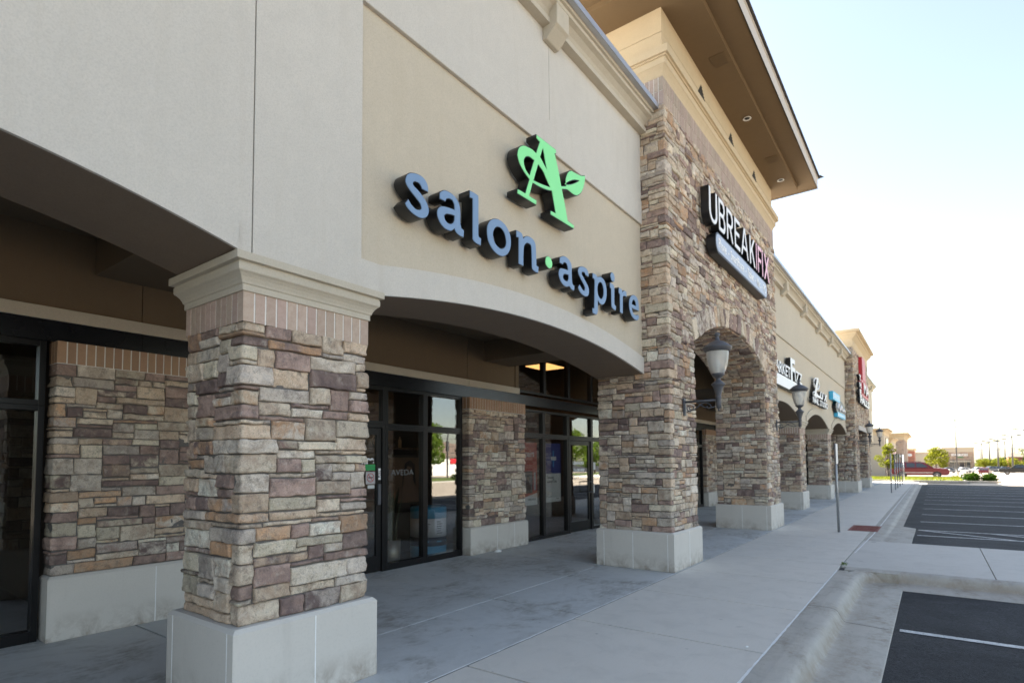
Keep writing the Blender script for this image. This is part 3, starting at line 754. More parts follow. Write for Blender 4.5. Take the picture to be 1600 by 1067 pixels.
for ya, yb in zip(ys[:-1], ys[1:]):
    za, zb = arc_z(ya,*TARCH)+.008, arc_z(yb,*TARCH)+.008
    for xx in (TX1-.006, TX0+.01): m.add([(xx,ya,za),(xx,yb,zb),(xx,yb,7.02),(xx,ya,7.02)], [(0,1,2,3)], 1)
    m.add([(TX0+.01,ya,za),(TX0+.01,yb,zb),(TX1-.006,yb,zb),(TX1-.006,ya,za)], [(0,1,2,3)], 1)
m.box(TX0+.01, TX1-.006, TY0+.006, OY0, OZ, 7.03, 1); m.box(TX0+.01, TX1-.006, OY1, TY1-.006, OZ, 7.03, 1)
pad_cols(m)
TOWER = m.build('stone_tower', ['stone', 'mortar'], MALL, recalc=False)
b = MB(); bp = [(TX0,TY0-.01),(TX1+.012,TY0-.01),(TX1+.012,TY1+.01),(TX0,TY1+.01)]
soldier(b, bp, 7.025, 7.235, srng, tone=(.40,.32,.265)); soldier(b, bp, 7.243, 7.455, srng, tone=(.40,.32,.265))
b.box(TX0,TX1+.008,TY0-.006,TY1+.006,7.02,7.46,1); pad_cols(b); b.build('brick_band', ['brick','brick_mortar'], TOWER)
TD = -7.6   # the tower reaches back over the roof
c = MB(); square_rings(c, TD, TX1, TY0, TY1, [(.0,7.455),(.012,7.46),(.012,7.50),(.03,7.55),(.06,7.60),(.075,7.615),(.075,7.705),(.10,7.71),(.10,7.73),(.135,7.735),(.135,7.85),(.0,7.86)])
c.build('tower_cornice', 'stucco_warm', TOWER, bevel=.004)
u = MB(); u.box(TD, TX1+.0, TY0, TY1, 7.86, 8.165); u.box(TD, TX1, TY0, TY1, 8.173, 8.56); u.box(TD+.02, TX1-.012, TY0+.012, TY1-.012, 8.1, 8.2)
u.box(TD, TX1-.7, TY0, TY1, 6.2, 7.455)
up = u.build('upper_wall', 'stucco_warm', TOWER)
for yv in (9.93, 11.79, 13.67):
    v = MB(); 
    v.add([(TX1+.004,yv-.20,8.105),(TX1+.004,yv+.20,8.105),(TX1+.004,yv,8.345),(TX1-.03,yv-.20,8.105),(TX1-.03,yv+.20,8.105),(TX1-.03,yv,8.345)], [(0,1,2),(0,3,4,1),(1,4,5,2),(2,5,3,0)], 0)
    for k in range(5):
        z = 8.125+k*.042; hw = max(.02, .20*(1-(z-8.105)/.24)-.012)
        v.box(TX1+.002, TX1+.014, yv-hw, yv+hw, z-.008, z+.004, 0)
    v.build('gable_vent', 'louver', up)
EO, EI = .935, .55
s = MB()
def ring_faces(mb, x0,x1,y0,y1,o0,o1,z,mat=0,zz=None):
    z2 = z if zz is None else zz
    a = [(x0-o0,y0-o0,z),(x1+o0,y0-o0,z),(x1+o0,y1+o0,z),(x0-o0,y1+o0,z)]; b_ = [(x0-o1,y0-o1,z2),(x1+o1,y0-o1,z2),(x1+o1,y1+o1,z2),(x0-o1,y1+o1,z2)]
    mb.add(a+b_, [(0,4,5,1),(1,5,6,2),(2,6,7,3),(3,7,4,0)], mat)
TYE = TY1-.12
ring_faces(s, TD,TX1,TY0,TYE,-.05,EI,8.555); ring_faces(s, TD,TX1,TY0,TYE,EI,EI,8.555,0,8.655); ring_faces(s, TD,TX1,TY0,TYE,EI,EO,8.655)
SOF = s.build('soffit', 'stucco_eave', TOWER, recalc=False)
f = MB(); square_rings(f, TD,TX1,TY0,TYE, [(EO,8.63),(EO+.02,8.63),(EO+.02,8.875),(EO+.035,8.88),(EO+.035,8.91),(EO-.05,8.92)]); f.f = [q for q in f.f if len(set(q)) == 4 and not all(abs(f.v[i][2]-8.63) < 1e-6 for i in q)]; f.m = f.m[:len(f.f)]; f.sm = f.sm[:len(f.f)]; f.build('fascia', 'fascia', TOWER)
f = MB(); square_rings(f, TD,TX1,TY0,TYE, [(EO+.02,8.912),(EO+.075,8.905),(EO+.075,8.945),(EO+.05,8.96),(-1.4,9.55)]); f.build('hip_roof', 'shingle', TOWER)
f = MB(); f.add([(TX1+EO+.05,TYE+EO+.05,8.90),(TX1+EO+.16,TYE+EO+.16,8.955),(TX1+EO+.05,TYE+EO+.05,8.99),(TX1+EO-.05,TYE+EO+.09,8.95),(TX1+EO+.09,TYE+EO-.05,8.95)], [(0,1,3),(1,2,3),(0,4,1),(1,4,2),(0,3,4),(2,4,3)]); f.build('hip_end_cap', 'shingle', TOWER)
for yl in (11.84, 15.0):
    l = MB(); l.lathe([(.052,.0),(.078,-.004),(.082,-.012),(.072,-.016),(.058,-.010),(.052,0.02)], (-2.79, yl, 8.553), 20, 0)
    l.lathe([(.0,-.0035),(.0525,-.0035),(.0525,.0),(0,.0)], (-2.79, yl, 8.552), 20, 1); l.build('downlight', ['ring_white','can_dark'], SOF)
for yl in (9.80, 13.85):
    l = MB()
    for k in range(9): l.box(-2.86+k*.028,-2.845+k*.028, yl-.16, yl+.16, 8.546, 8.554)
    l.box(-2.87,-2.60,yl-.17,yl+.17,8.551,8.556); l.build('soffit_vent', 'stucco_eave', SOF)
precast_base(TOWER, TX0-.03, TX1+.062, TY0-.068, OY0+.06, .565, joints=[('x', TX1-.035), ('x', TX1-.58), ('x', TX0+.10), ('y', 8.66)])
precast_base(TOWER, TX0-.03, TX1+.062, OY1-.06, TY1+.068, .565, joints=[('x', TX1-.035), ('x', TX1-.58), ('y', 14.7)])

# --- second, lower tower -------------------------------------------------
m = MB(); T2 = (-4.27, -3.105, 33.12, 41.2)
path = [(T2[0],T2[2]),(T2[1],T2[2]),(T2[1],T2[3]),(T2[0],T2[3])]; posf, cs, W = path_pos(path); side2 = T2[1]-T2[0]
o0, o1, oz = side2+1.6, side2+6.5, int(round(2.75/unit))
stones_mesh(m, pack(W, 7.35-.55, srng, cs, init=[[0,o0,0],[o0,o1,oz],[o1,W,0]]), posf, srng, .55, .07, corners=cs, maxn=4)
pf, c2, W2 = path_pos([(T2[0],T2[2]+6.5),(T2[1]-.01,T2[2]+6.5)]); stones_mesh(m, pack(W2, 2.75, srng), pf, srng, .55, .07, prot=(.006,.03), maxn=4)
m.box(T2[0]+.01,T2[1]-.006,T2[2]+.006,T2[2]+1.594,.5,7.36,1); m.box(T2[0]+.01,T2[1]-.006,T2[2]+6.506,T2[3]-.006,.5,7.36,1); m.box(T2[0]+.01,T2[1]-.006,T2[2]+1.594,T2[2]+6.506,3.3,7.36,1); pad_cols(m)
T2O = m.build('stone_tower', ['stone','mortar'], MALL, recalc=False)
c = MB(); c.box(T2[1]-.01,T2[1]+.05,T2[2]+1.5,T2[2]+6.6,3.22,3.46); c.build('lintel', 'precast', T2O)
c = MB(); square_rings(c, -6.4,T2[1],T2[2],T2[3], [(0,7.35),(.02,7.36),(.02,7.75),(.06,7.80),(.18,7.95),(.22,7.97),(.22,8.06),(.36,8.10),(.36,8.22),(0,8.25)]); c.build('tower_cornice', 'stucco_warm', T2O)
c = MB(); c.box(-6.4,T2[0]+.02,T2[2],T2[3],6.2,7.355); c.build('upper_wall', 'stucco_warm', T2O)
precast_base(T2O, T2[0]-.03,T2[1]+.062,T2[2]-.068,T2[2]+1.66,.565, joints=[('x',-3.6)])
precast_base(T2O, T2[0]-.03,T2[1]+.062,T2[2]+6.44,T2[3]+.068,.565, joints=[('x',-3.6)])

# --- roof, ceiling, beams, building body ---------------------------------
m = MB(); m.box(-26, XB, -14, 49.4, 5.9, 6.25); m.build('roof', 'membrane', MALL)
m = MB(); m.box(-26, -25.7, -14, 49.4, 0, 6.25); m.box(-25.7, XS-.3, 49.1, 49.4, 0, 6.25); m.box(-25.7, XS-.3, -14, -13.7, 0, 6.25); m.build('rear_wall', 'stucco_tan', MALL)
m = MB(); m.box(XS, XB, 41.2, 49.4, 3.85, 4.0); m.box(XS, XB, -14, 8.07, 3.85, 3.95); m.box(XS, XB, 15.45, 33.12, 3.85, 3.95); m.box(XS, TX0, 8.85, 15.45, 4.6, 4.7); m.box(XS,TX0,33.12,41.2,4.3,4.4); m.build('arcade_ceiling', 'stucco_inner_shade', MALL)
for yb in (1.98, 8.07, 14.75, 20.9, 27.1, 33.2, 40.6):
    m = MB(); m.box(XS+.002, XB-.002, yb, yb+.78, 3.485, 4.68); m.build('ceiling_beam', 'stucco_inner_shade', MALL)
m = MB(); m.box(XS-.3, XB, 49.1, 49.38, 0, 6.2); m.build('end_wall', 'stucco_tan', MALL)
# --- shop front wall above the glass -------------------------------------
def front_upper(y0, y1, z0=3.085):
    m = MB(); m.box(XS-.14, XS, y0, y1, z0, 4.68); return m.build('upper_front', 'stucco_inner_shade', MALL)
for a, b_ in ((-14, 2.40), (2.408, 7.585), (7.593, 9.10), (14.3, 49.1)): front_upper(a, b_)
m = MB(); m.box(XS-.14, XS+.0, 9.1, 14.3, 4.45, 4.68); m.box(XS-.02, XS+.02, 9.02, 9.13, 3.085, 4.45); m.build('upper_front', 'stucco_inner_shade', MALL)
m = MB()
for a, b_ in ((-14, 7.585), (7.593, 9.13), (14.3, 49.1)): m.box(XS-.03, XS+.045, a, b_, 2.965, 3.085)
m.build('trim_band', 'stucco_trim', MALL, bevel=.004)
m = MB()
for a, b_ in ((-14, 2.40), (2.404, 7.80), (7.804, 14.3), (14.3, 49.1)): m.box(XS-.05, XS+.03, a, b_, 2.765, 2.962)
m.build('steel_band', 'band_steel', MALL)
# --- stone piers between the shop fronts ---------------------------------
def shop_pier(y0, y1, hb, near):
    x0, x1 = XS-.12, XS+.085; m = MB(); path = [(x0,y0),(x1,y0),(x1,y1),(x0,y1)]; posf, cs, W = path_pos(path)
    stones_mesh(m, pack(W, 2.555-hb, srng, cs), posf, srng, hb, {1:.022,2:.05}[near], corners=cs, prot=(.006,.028), maxn=14 if near == 1 else 5)
    m.box(x0,x1-.004,y0+.004,y1-.004,hb-.05,2.57,1); pad_cols(m); p = m.build('shop_pier', ['stone','mortar'], MALL, recalc=False)
    b = MB(); bp = [(x0,y0-.012),(x1+.03,y0-.012),(x1+.03,y1+.012),(x0,y1+.012)]
    soldier(b, bp, 2.56, 2.764, srng, tone=(.37,.235,.15)); b.box(x0,x1+.026,y0-.008,y1+.008,2.555,2.764,1); pad_cols(b); b.build('brick_band', ['brick','brick_mortar'], p)
    precast_base(p, x0, x1+.065, y0-.035, y1+.035, hb, joints=[('y', y0+.72), ('y', y0+1.25)] if y0 > 5 else [('y', y0+.86)]); return p
shop_pier(1.68, 3.40, .585, 1); shop_pier(7.53, 9.20, .475, 1); shop_pier(20.5, 22.15, .5, 2); shop_pier(26.7, 28.4, .5, 2)
# --- aluminium shop fronts ----------------------------------------------
def frame_bars(bars, name, parent=MALL):
    m = MB()
    for b in bars: m.box(*b)
    return m.build(name, 'frame_black', parent, bevel=.003)
FX0, FX1 = XS-.11, XS-.005
def window(y0, y1, z0, z1, sill=.05, fw=.05):
    f = frame_bars([(FX0,FX1,y0,y0+fw,z0,z1),(FX0,FX1,y1-fw,y1,z0,z1),(FX0,FX1,y0+fw,y1-fw,z0,z0+sill),(FX0,FX1,y0+fw,y1-fw,z1-fw,z1)], 'window')
    boxpart('pane', (XS-.064,XS-.056,y0+fw,y1-fw,z0+sill,z1-fw), 'shop_glass', f); return f
def glass_door(y0, y1, z1, pull='paddle'):
    jam = frame_bars([(FX0,FX1,y0-.055,y0-.003,0,z1+.06),(FX0,FX1,y1+.003,y1+.055,0,z1+.06),(FX0,FX1,y0-.003,y1+.003,z1+.004,z1+.06)], 'door_frame')
    d = frame_bars([(XS-.08,XS-.03,y0,y0+.09,.012,z1),(XS-.08,XS-.03,y1-.09,y1,.012,z1),(XS-.08,XS-.03,y0+.09,y1-.09,.012,.24),(XS-.08,XS-.03,y0+.09,y1-.09,z1-.10,z1)], 'door')
    boxpart('pane', (XS-.058,XS-.050,y0+.09,y1-.09,.24,z1-.10), 'shop_glass', d)
    h = MB()
    if pull == 'paddle': h.box(XS-.03,XS-.005,y1-.075,y1-.02,.99,1.30)
    else: h.tube([(XS-.03,y1-.05,1.14),(XS+.06,y1-.05,1.14),(XS+.06,y1-.28,1.14),(XS+.06,y1-.28,.90),(XS+.06,y1-.05,.90),(XS-.03,y1-.05,.90)], .013, 8)
    h.build('handle', 'iron', d, bevel=.004 if pull == 'paddle' else 0); return d
# bay left of the near pillar
window(-3.0, -.6, .0, 2.16); window(-.6, 1.62, .0, 2.16, .10); window(-3.0, -.6, 2.16, 2.764); window(-.6, 1.62, 2.16, 2.764)
# salon bay
window(3.46, 4.62, 0, 2.16, .10); window(3.46, 4.62, 2.16, 2.764)
DOOR_S = glass_door(4.70, 5.66, 2.13, 'paddle'); window(4.64, 5.72, 2.19, 2.764)
window(5.72, 6.56, 0, 2.16, .10); window(5.72, 6.56, 2.16, 2.764); window(6.56, 7.46, 0, 2.16, .10); window(6.56, 7.46, 2.16, 2.764)
# repair shop bay
for a, b_ in ((9.26, 10.07), (10.07, 11.06)): window(a, b_, 0, 2.16, .07); window(a, b_, 2.16, 2.70)
DOOR_U = glass_door(11.13, 12.12, 2.10, 'loop'); window(11.07, 12.18, 2.16, 2.70); window(12.18, 13.25, 0, 2.16, .07); window(12.18, 13.25, 2.16, 2.70); window(13.25, 14.3, 0, 2.70)
for a, b_ in ((9.13, 10.12), (10.12, 11.13), (11.13, 12.2), (12.2, 13.3), (13.3, 14.3)): window(a, b_, 3.02, 4.45, .05)
for (a, b_, dy) in ((14.4, 20.4, None), (22.3, 26.6, None), (28.5, 49.0, None)):
    k = max(1, round((b_-a)/1.5))
    for i in range(k):
        ya = a+(b_-a)*i/k; yb = a+(b_-a)*(i+1)/k
        window(ya, yb, 0, 2.16, .08); window(ya, yb, 2.16, 2.764)
# --- inside --------------------------------------------------------------
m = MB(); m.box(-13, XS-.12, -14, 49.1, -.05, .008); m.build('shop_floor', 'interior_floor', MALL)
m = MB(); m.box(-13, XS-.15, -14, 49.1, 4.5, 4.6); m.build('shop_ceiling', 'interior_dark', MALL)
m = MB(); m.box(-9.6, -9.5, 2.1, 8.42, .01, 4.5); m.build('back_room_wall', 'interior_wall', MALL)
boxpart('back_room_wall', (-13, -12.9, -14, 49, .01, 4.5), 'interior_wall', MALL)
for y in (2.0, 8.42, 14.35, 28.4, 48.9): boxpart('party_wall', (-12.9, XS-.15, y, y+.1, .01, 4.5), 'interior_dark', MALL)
for (x0,x1,y0,y1) in ((-8.75,-8.05,12.42,13.3),(-10.9,-10.2,11.2,12.4),(-8.6,-7.9,9.2,10.2)):
    boxpart('ceiling_light', (x0,x1,y0,y1,4.19,4.21), 'panel_light', MALL)
boxpart('ceiling_light', (-8.7,-8.1,4.4,5.2,3.9,3.92), 'panel_light', MALL)
# ================================================================== signs
def lsign(name, label, loc): return thing(name, label, 'sign', loc)
S = lsign('salon_sign', 'raised slate blue letters reading salon aspire under a green letter A with a leaf', (-3.5, 5.5, 3.6))
for k in ('s','a','l','o','n','a2','s2','p','i','idot','r','e'):
    letter([smooth_loop(l, 4) for l in GLYPH[k]], S, -3.33, .13, face='face_blue', name='letter_dot' if k == 'idot' else 'letter')
letter([smooth_loop(l, 5) for l in GLYPH['dot']], S, -3.33, .13, face='face_green', name='dot')
letter([smooth_loop(l, 5, 36) for l in GLYPH['A']], S, -3.33, .13, face='face_green', name='leaf_letter', rim=.008)
for (y, z) in ((3.55, 3.8), (4.6, 3.78), (6.4, 3.78), (5.2, 4.75)):
    boxpart('mounting_rail', (-3.50,-3.455,y-.35,y+.35,z-.03,z+.03), 'black_return', S)

def arc(cx, cy, rx, ry, a0, a1, n=10): return [(cx+rx*math.cos(R(a0+(a1-a0)*i/n)), cy+ry*math.sin(R(a0+(a1-a0)*i/n))) for i in range(n+1)]
T = .21
CAPS = {
 'U': [[(0,1),(0,.32)]+arc(.5,.32,.5,.32,180,360,14)+[(1,1),(1-T,1),(1-T,.34)]+arc(.5,.34,.5-T,.20,360,180,12)+[(T,1)]],
 'B': [[(0,0),(.55,0)]+arc(.62,.27,.38,.27,-80,60,9)+arc(.60,.76,.34,.24,-50,85,9)+[(.5,1),(0,1)],
       [(T,.15),(T,.44),(.5,.44)]+arc(.55,.295,.22,.145,80,-80,8)+[(.5,.15)],
       [(T,.59),(T,.85),(.48,.85)]+arc(.52,.72,.20,.13,80,-80,8)+[(.48,.59)]],
 'R': [[(0,0),(T,0),(T,.38),(.42,.38),(.74,0),(1,0),(.66,.42)]+arc(.58,.70,.40,.30,-60,85,10)+[(.5,1),(0,1)],
       [(T,.53),(T,.85),(.48,.85)]+arc(.53,.69,.23,.16,80,-80,8)+[(.48,.53)]],
 'E': [[(0,0),(1,0),(1,.16),(T*1.1,.16),(T*1.1,.43),(.88,.43),(.88,.58),(T*1.1,.58),(T*1.1,.84),(1,.84),(1,1),(0,1)]],
 'A': [[(0,0),(.17,0),(.27,.24),(.73,.24),(.83,0),(1,0),(.60,1),(.40,1)], [(.33,.38),(.5,.80),(.67,.38)]],
 'K': [[(0,0),(T,0),(T,.33),(.34,.47),(.74,0),(1,0),(.50,.60),(.97,1),(.70,1),(T,.57),(T,1),(0,1)]],
 'I': [[(0,0),(1,0),(1,1),(0,1)]],
 'F': [[(0,0),(T*1.15,0),(T*1.15,.40),(.9,.40),(.9,.56),(T*1.15,.56),(T*1.15,.84),(1,.84),(1,1),(0,1)]],
 'X': [[(0,0),(.22,0),(.5,.36),(.78,0),(1,0),(.62,.51),(.97,1),(.75,1),(.5,.66),(.25,1),(.03,1),(.38,.51)]]}
S = lsign('repair_sign', 'raised capital letters reading UBREAKIFIX in white and pink on the stone tower', (-3.1, 11.8, 5.7))
for ch, y0, y1, fc in (('U',9.55,10.01,'w'),('B',10.085,10.49,'w'),('R',10.57,11.0,'w'),('E',11.085,11.47,'w'),('A',11.53,12.10,'w'),('K',12.20,12.66,'w'),('I',12.725,12.80,'p'),('F',12.885,13.22,'p'),('I',13.255,13.345,'p'),('X',13.42,13.96,'p')):
    letter([[(y0+(y1-y0)*a, 5.69+.61*b) for a, b in l] for l in CAPS[ch]], S, -2.90, .14, face='face_white' if fc == 'w' else 'face_pink', rim=.012)
boxpart('raceway', (-3.07,-3.04,9.7,13.8,5.9,6.05), 'black_return', S)
def cabinet(name, label, y0, y1, z0, z1, xf, depth, face, rr, text=None, tcol='face_white', tsize=.2, rim=.03):
    s = lsign(name, label, (xf-depth, (y0+y1)/2, z0)); r = rr
    lp = arc(y1-r,z0+r,r,r,-90,0,6)+arc(y1-r,z1-r,r,r,0,90,6)+arc(y0+r,z1-r,r,r,90,180,6)+arc(y0+r,z0+r,r,r,180,270,6)
    place_mesh(fill_loops([lp], depth), 'cabinet_body', 'black_return', MX['+X'](xf-depth/2,0,0), s)
    f = place_mesh(fill_loops([inset_loop(lp, rim)], .006), 'cabinet_face', face, MX['+X'](xf+.003,0,0), s)
    if text:
        me = text_curve(text, tsize, .004, .004, 1.0, 'CENTER'); w = max(v.co.x for v in me.vertices)-min(v.co.x for v in me.vertices)
        k = min(1.25, (y1-y0-2*rim-.25)/w)
        for v in me.vertices: v.co.x *= k
        place_mesh(me, 'lettering', tcol, MX['+X'](xf+.009, (y0+y1)/2, (z0+z1)/2-tsize*.33), s)
    return s
cabinet('tagline_sign', 'long grey blue rounded cabinet sign listing Phone, SmartPhone, Tablet, Mac and PC', 9.87, 13.67, 5.255, 5.625, -2.90, .16, 'face_cabinet', .17, 'Phone  -  SmartPhone  -  Tablet  -  Mac  -  PC', tsize=.24)
def bold_text(s, body, y0, y1, z0, z1, xf, depth, face, bold=.02, shear=0, name='lettering', rim=.0, body_mat='black_return'):
    me = text_curve(body, 1.0, depth, bold, 1.0, 'LEFT', 1.0, shear)
    xs = [v.co.x for v in me.vertices]; ys_ = [v.co.y for v in me.vertices]
    x0, x1, b0, b1 = min(xs), max(xs), min(ys_), max(ys_)
    for v in me.vertices: v.co.x = (v.co.x-x0)/(x1-x0)*(y1-y0); v.co.y = (v.co.y-b0)/(b1-b0)*(z1-z0)
    me2 = me.copy(); 
    o = place_mesh(me, name, body_mat, MX['+X'](xf-depth/2, y0, z0), s)
    for v in me2.vertices: v.co.z = v.co.z/depth*.008
    place_mesh(me2, name+'_face', face, MX['+X'](xf+.004, y0, z0), o); return o
S = lsign('market_sign', 'white block letters reading MARKET FIZZ with black sides on tan stucco', (-3.5, 18.3, 4.0))
bold_text(S, 'MARKET', 16.0, 18.42, 4.05, 4.38, -3.33, .13, 'face_white', .014); bold_text(S, 'F', 18.5, 19.15, 4.02, 4.70, -3.33, .13, 'face_white', .03); bold_text(S, 'IZZ', 19.12, 20.30, 4.05, 4.40, -3.33, .13, 'face_white', .014)
cabinet('market_cabinet_sign', 'plain white cabinet sign hung directly under the MARKET FIZZ letters', 15.9, 20.05, 3.70, 4.02, -3.33, .13, 'face_white', .01, rim=.006)
S = lsign('nail_sign', 'white script Lux above NAIL STUDIO letters with black sides', (-3.5, 24, 3.9))
bold_text(S, 'L', 22.6, 24.0, 3.93, 4.66, -3.33, .12, 'face_white', .0, .35); bold_text(S, 'u', 23.9, 24.75, 3.93, 4.22, -3.33, .12, 'face_white', .01, .3); bold_text(S, 'x', 24.85, 25.7, 3.93, 4.22, -3.33, .12, 'face_white', .01, .3)
m = MB(); m.tube([(-3.35, 23.3+.55*math.cos(R(a)), 4.42+.2*math.sin(R(a))) for a in range(0, 361, 24)], .03, 6); m.build('flourish', 'face_white', S)
m = MB(); m.tube([(-3.35, 23.0+.5*math.cos(R(a)), 4.0+.09*math.sin(R(a))) for a in range(0, 361, 24)], .025, 6); m.build('flourish', 'face_white', S)
bold_text(S, 'NAIL', 22.3, 23.62, 3.66, 3.88, -3.33, .12, 'face_white', .016); bold_text(S, 'STUDIO', 23.85, 25.8, 3.66, 3.88, -3.33, .12, 'face_white', .016)
S = lsign('blue_square_sign', 'bright blue boxed sign with white letters and a black and white script plaque', (-3.5, 29.6, 3.8))
for a, b_, c_, d_ in ((27.5,29.7,4.22,4.58),(28.8,31.5,3.56,3.78)):
    o = boxpart('blue_box', (-3.48,-3.33,a,b_,c_,d_), 'face_cyan', S)
    mm = MB(); k = int((b_-a)/.4)
    for i in range(k): mm.box(-3.33,-3.325,a+.12+i*.42,a+.30+i*.42,c_+.07,d_-.07)
    mm.build('lettering', 'face_white', o)
o = place_mesh(fill_loops([arc(30.0,3.98,1.7,.36,0,360,28)[:-1]], .12), 'plaque', 'black_return', MX['+X'](-3.40,0,0), S)
mm = MB(); mm.tube([(-3.33,28.7,3.9),(-3.33,29.1,4.15),(-3.33,29.5,3.85),(-3.33,30.0,4.1),(-3.33,30.4,3.88),(-3.33,30.9,4.0),(-3.33,31.3,3.9)], .05, 6); mm.build('lettering', 'face_white', o)
S = lsign('red_bottle_sign', 'tall red stepped sign with stacked white letters on the farther stone tower', (-3.1, 36.5, 4.6))
m = MB(); m.box(-3.08,-2.90,35.7,37.4,5.95,7.2); m.build('red_mast', 'face_red', S)
m = MB(); m.box(-3.08,-2.92,35.2,38.9,5.05,5.94); m.build('red_panel', 'face_red', S)
bold_text(S, 'MA', 35.6, 38.6, 5.2, 5.8, -2.86, .05, 'face_white', .02, body_mat='face_red')
bold_text(S, 'FALLS', 34.0, 39.0, 4.58, 4.98, -2.90, .13, 'face_white', .04)
for i, ch in enumerate('THE'): bold_text(S, ch, 33.9, 34.7, 5.75-i*.38, 6.05-i*.38, -2.90, .13, 'face_white', .04)

# ================================================================== wall lanterns
def lantern(x, y, z, label):
    t = thing('wall_lantern', label, 'lantern', (x, y, z), 'wall lanterns on the stone piers')
    b = MB(); b.box(x, x+.022, y-.042, y+.042, z-.06, z+.21); b.box(x+.022,x+.03,y-.028,y+.028,z-.035,z+.185)
    b.build('wall_plate', 'iron', t, bevel=.006)
    L = .53; q = z+.15
    a = MB(); a.tube([(x+.02,y,q),(x+L,y,q)], .019, 10); a.build('arm', 'iron', t)
    s = MB(); pts = []
    for k in range(26):     # scroll under the arm
        th = R(-90+k*22); r = .068*(1-k/34)
        pts.append((x+.11-r*math.cos(th), y, q-.095+r*math.sin(th)*.8))
    s.tube(pts, .008, 6)
    s.tube([(x+.05,y,q-.15),(x+.15,y,q-.13),(x+.23,y,q-.075),(x+.29,y,q-.035),(x+.35,y,q-.03),(x+.40,y,q-.06),(x+.42,y,q-.095),(x+.39,y,q-.12),(x+.355,y,q-.105),(x+.36,y,q-.08)], .008, 6)
    s.tube([(x+.21,y,q-.015),(x+.25,y,q-.055),(x+.31,y,q-.09),(x+.39,y,q-.115),(x+.48,y,q-.095)], .008, 6); s.build('scroll', 'iron', t)
    c = (x+L, y, z); st = MB()
    st.lathe([(.0,-.02),(.010,-.015),(.015,0),(.009,.012),(.018,.024),(.036,.03),(.038,.10),(.038,.17),(.044,.18),(.044,.195),(.037,.205),(.040,.225),(.054,.28),(.072,.335),(.084,.365),(.098,.375),(.098,.39),(.070,.41),(.045,.435),(.034,.455),(.034,.468),(.045,.485),(.070,.505),(.092,.525),(.094,.545),(.0,.546)], c, 28); st.build('stem', 'iron', t)
    g = MB(); prof = [(.088,.545),(.108,.58),(.132,.65),(.149,.73),(.159,.81),(.163,.885)]
    n = 36; rings = [[(c[0]+(r*(1-.025*(j % 2)))*math.cos(2*math.pi*j/n), c[1]+(r*(1-.025*(j % 2)))*math.sin(2*math.pi*j/n), c[2]+zz) for j in range(n)] for r, zz in prof]
    g.sweep(None, rings, 0, closed=True, caps=False, smooth=True); g.build('globe', 'lamp_glass', t)
    k = MB(); k.lathe([(0,.54),(.022,.55),(.022,.60),(.018,.61),(.026,.65),(.030,.70),(.022,.76),(0,.78)], c, 12); k.build('bulb', 'lamp_lens', t)
    h = MB(); h.lathe([(.150,.885),(.168,.87),(.185,.885),(.208,.925),(.212,.938),(.198,.948),(.172,.968),(.125,1.005),(.08,1.028),(.048,1.04),(.034,1.05),(.031,1.085),(.024,1.10),(.036,1.115),(.042,1.135),(.034,1.155),(.018,1.165),(.0,1.17)], c, 32)
    h.build('cap', 'iron', t); return t
lantern(-3.075, 8.62, 2.37, 'nearest dark iron lantern with ribbed glass globe, left of the stone tower arch')
lantern(-3.075, 15.08, 2.40, 'dark iron lantern on the right tower pier, beside the MARKET FIZZ sign')
lantern(-3.075, 33.95, 2.45, 'small far lantern on the second stone tower, left of its square opening')
lantern(-3.075, 40.6, 2.45, 'farthest small lantern, on the right end of the second stone tower')

# ================================================================== things on and behind the glass
GX = XS-.049     # outside face of the door glass
def decal(name, label, cat, text, y0, z0, size, mat, sx=1.0, align='LEFT', bold=.0, x=GX+.0015, group=None):
    me = text_curve(text, size, .001, bold, sx, align); o = place_mesh(me, name, mat, MX['+X'](x, y0, z0)); return tag(o, label, cat, group)
decal('door_lettering', 'small white lettering salon aspire on the dark salon door glass', 'lettering', 'salon aspire', 5.535, 1.60, .17, 'face_white', 1.0, align='RIGHT', bold=.005)
decal('window_lettering', 'faint grey lettering AVEDA on the salon window', 'lettering', 'AVEDA', 5.87, 1.42, .125, 'decal_grey', 1.18, x=XS-.054)
def sticker(name, label, y0, y1, z0, z1, mat, x=GX): return tag(boxpart(name, (x+.0005,x+.0025,y0,y1,z0,z1), mat), label, 'sticker')
o = sticker('green_sticker', 'green rectangular sticker on the salon door glass', 5.37, 5.555, 1.50, 1.59, 'sticker_green')
m = MB(); m.box(GX+.0026,GX+.0035,5.385,5.53,1.555,1.565); m.box(GX+.0026,GX+.0035,5.385,5.50,1.535,1.545); m.build('print', 'sticker_white' if 'sticker_white' in MAT else 'face_white', None) if False else None
o = sticker('no_smoking_sticker', 'pale square no smoking sticker under the green sticker', 5.385, 5.555, 1.30, 1.48, 'label_grey')
ring = [(GX+.0035, 5.47+.062*math.cos(R(a)), 1.395+.062*math.sin(R(a))) for a in range(0,361,20)]
WORLD[o.name] = Vector(); m = MB(); m.tube(ring, .005, 5); m.tube([(GX+.0035,5.43,1.44),(GX+.0035,5.51,1.35)], .005, 5); m.build('symbol', 'sticker_red', o)
m = MB(); m.box(GX+.0026,GX+.004,5.425,5.515,1.388,1.402); m.build('symbol', 'ink', o)
sticker('hours_sticker', 'small white slip below the no smoking sticker', 5.42, 5.545, 1.235, 1.285, 'poster_white')
o = sticker('pull_label', 'narrow upright white label reading PULL on the salon door stile', 5.60, 5.645, 1.36, 1.53, 'face_white', XS-.029)
me = text_curve('PULL', .062, .001, .001, .8, 'CENTER')
me.transform(Matrix.Rotation(R(90), 4, 'Z')); place_mesh(me, 'print', 'ink', MX['+X'](XS-.0255, 5.64, 1.445), o)
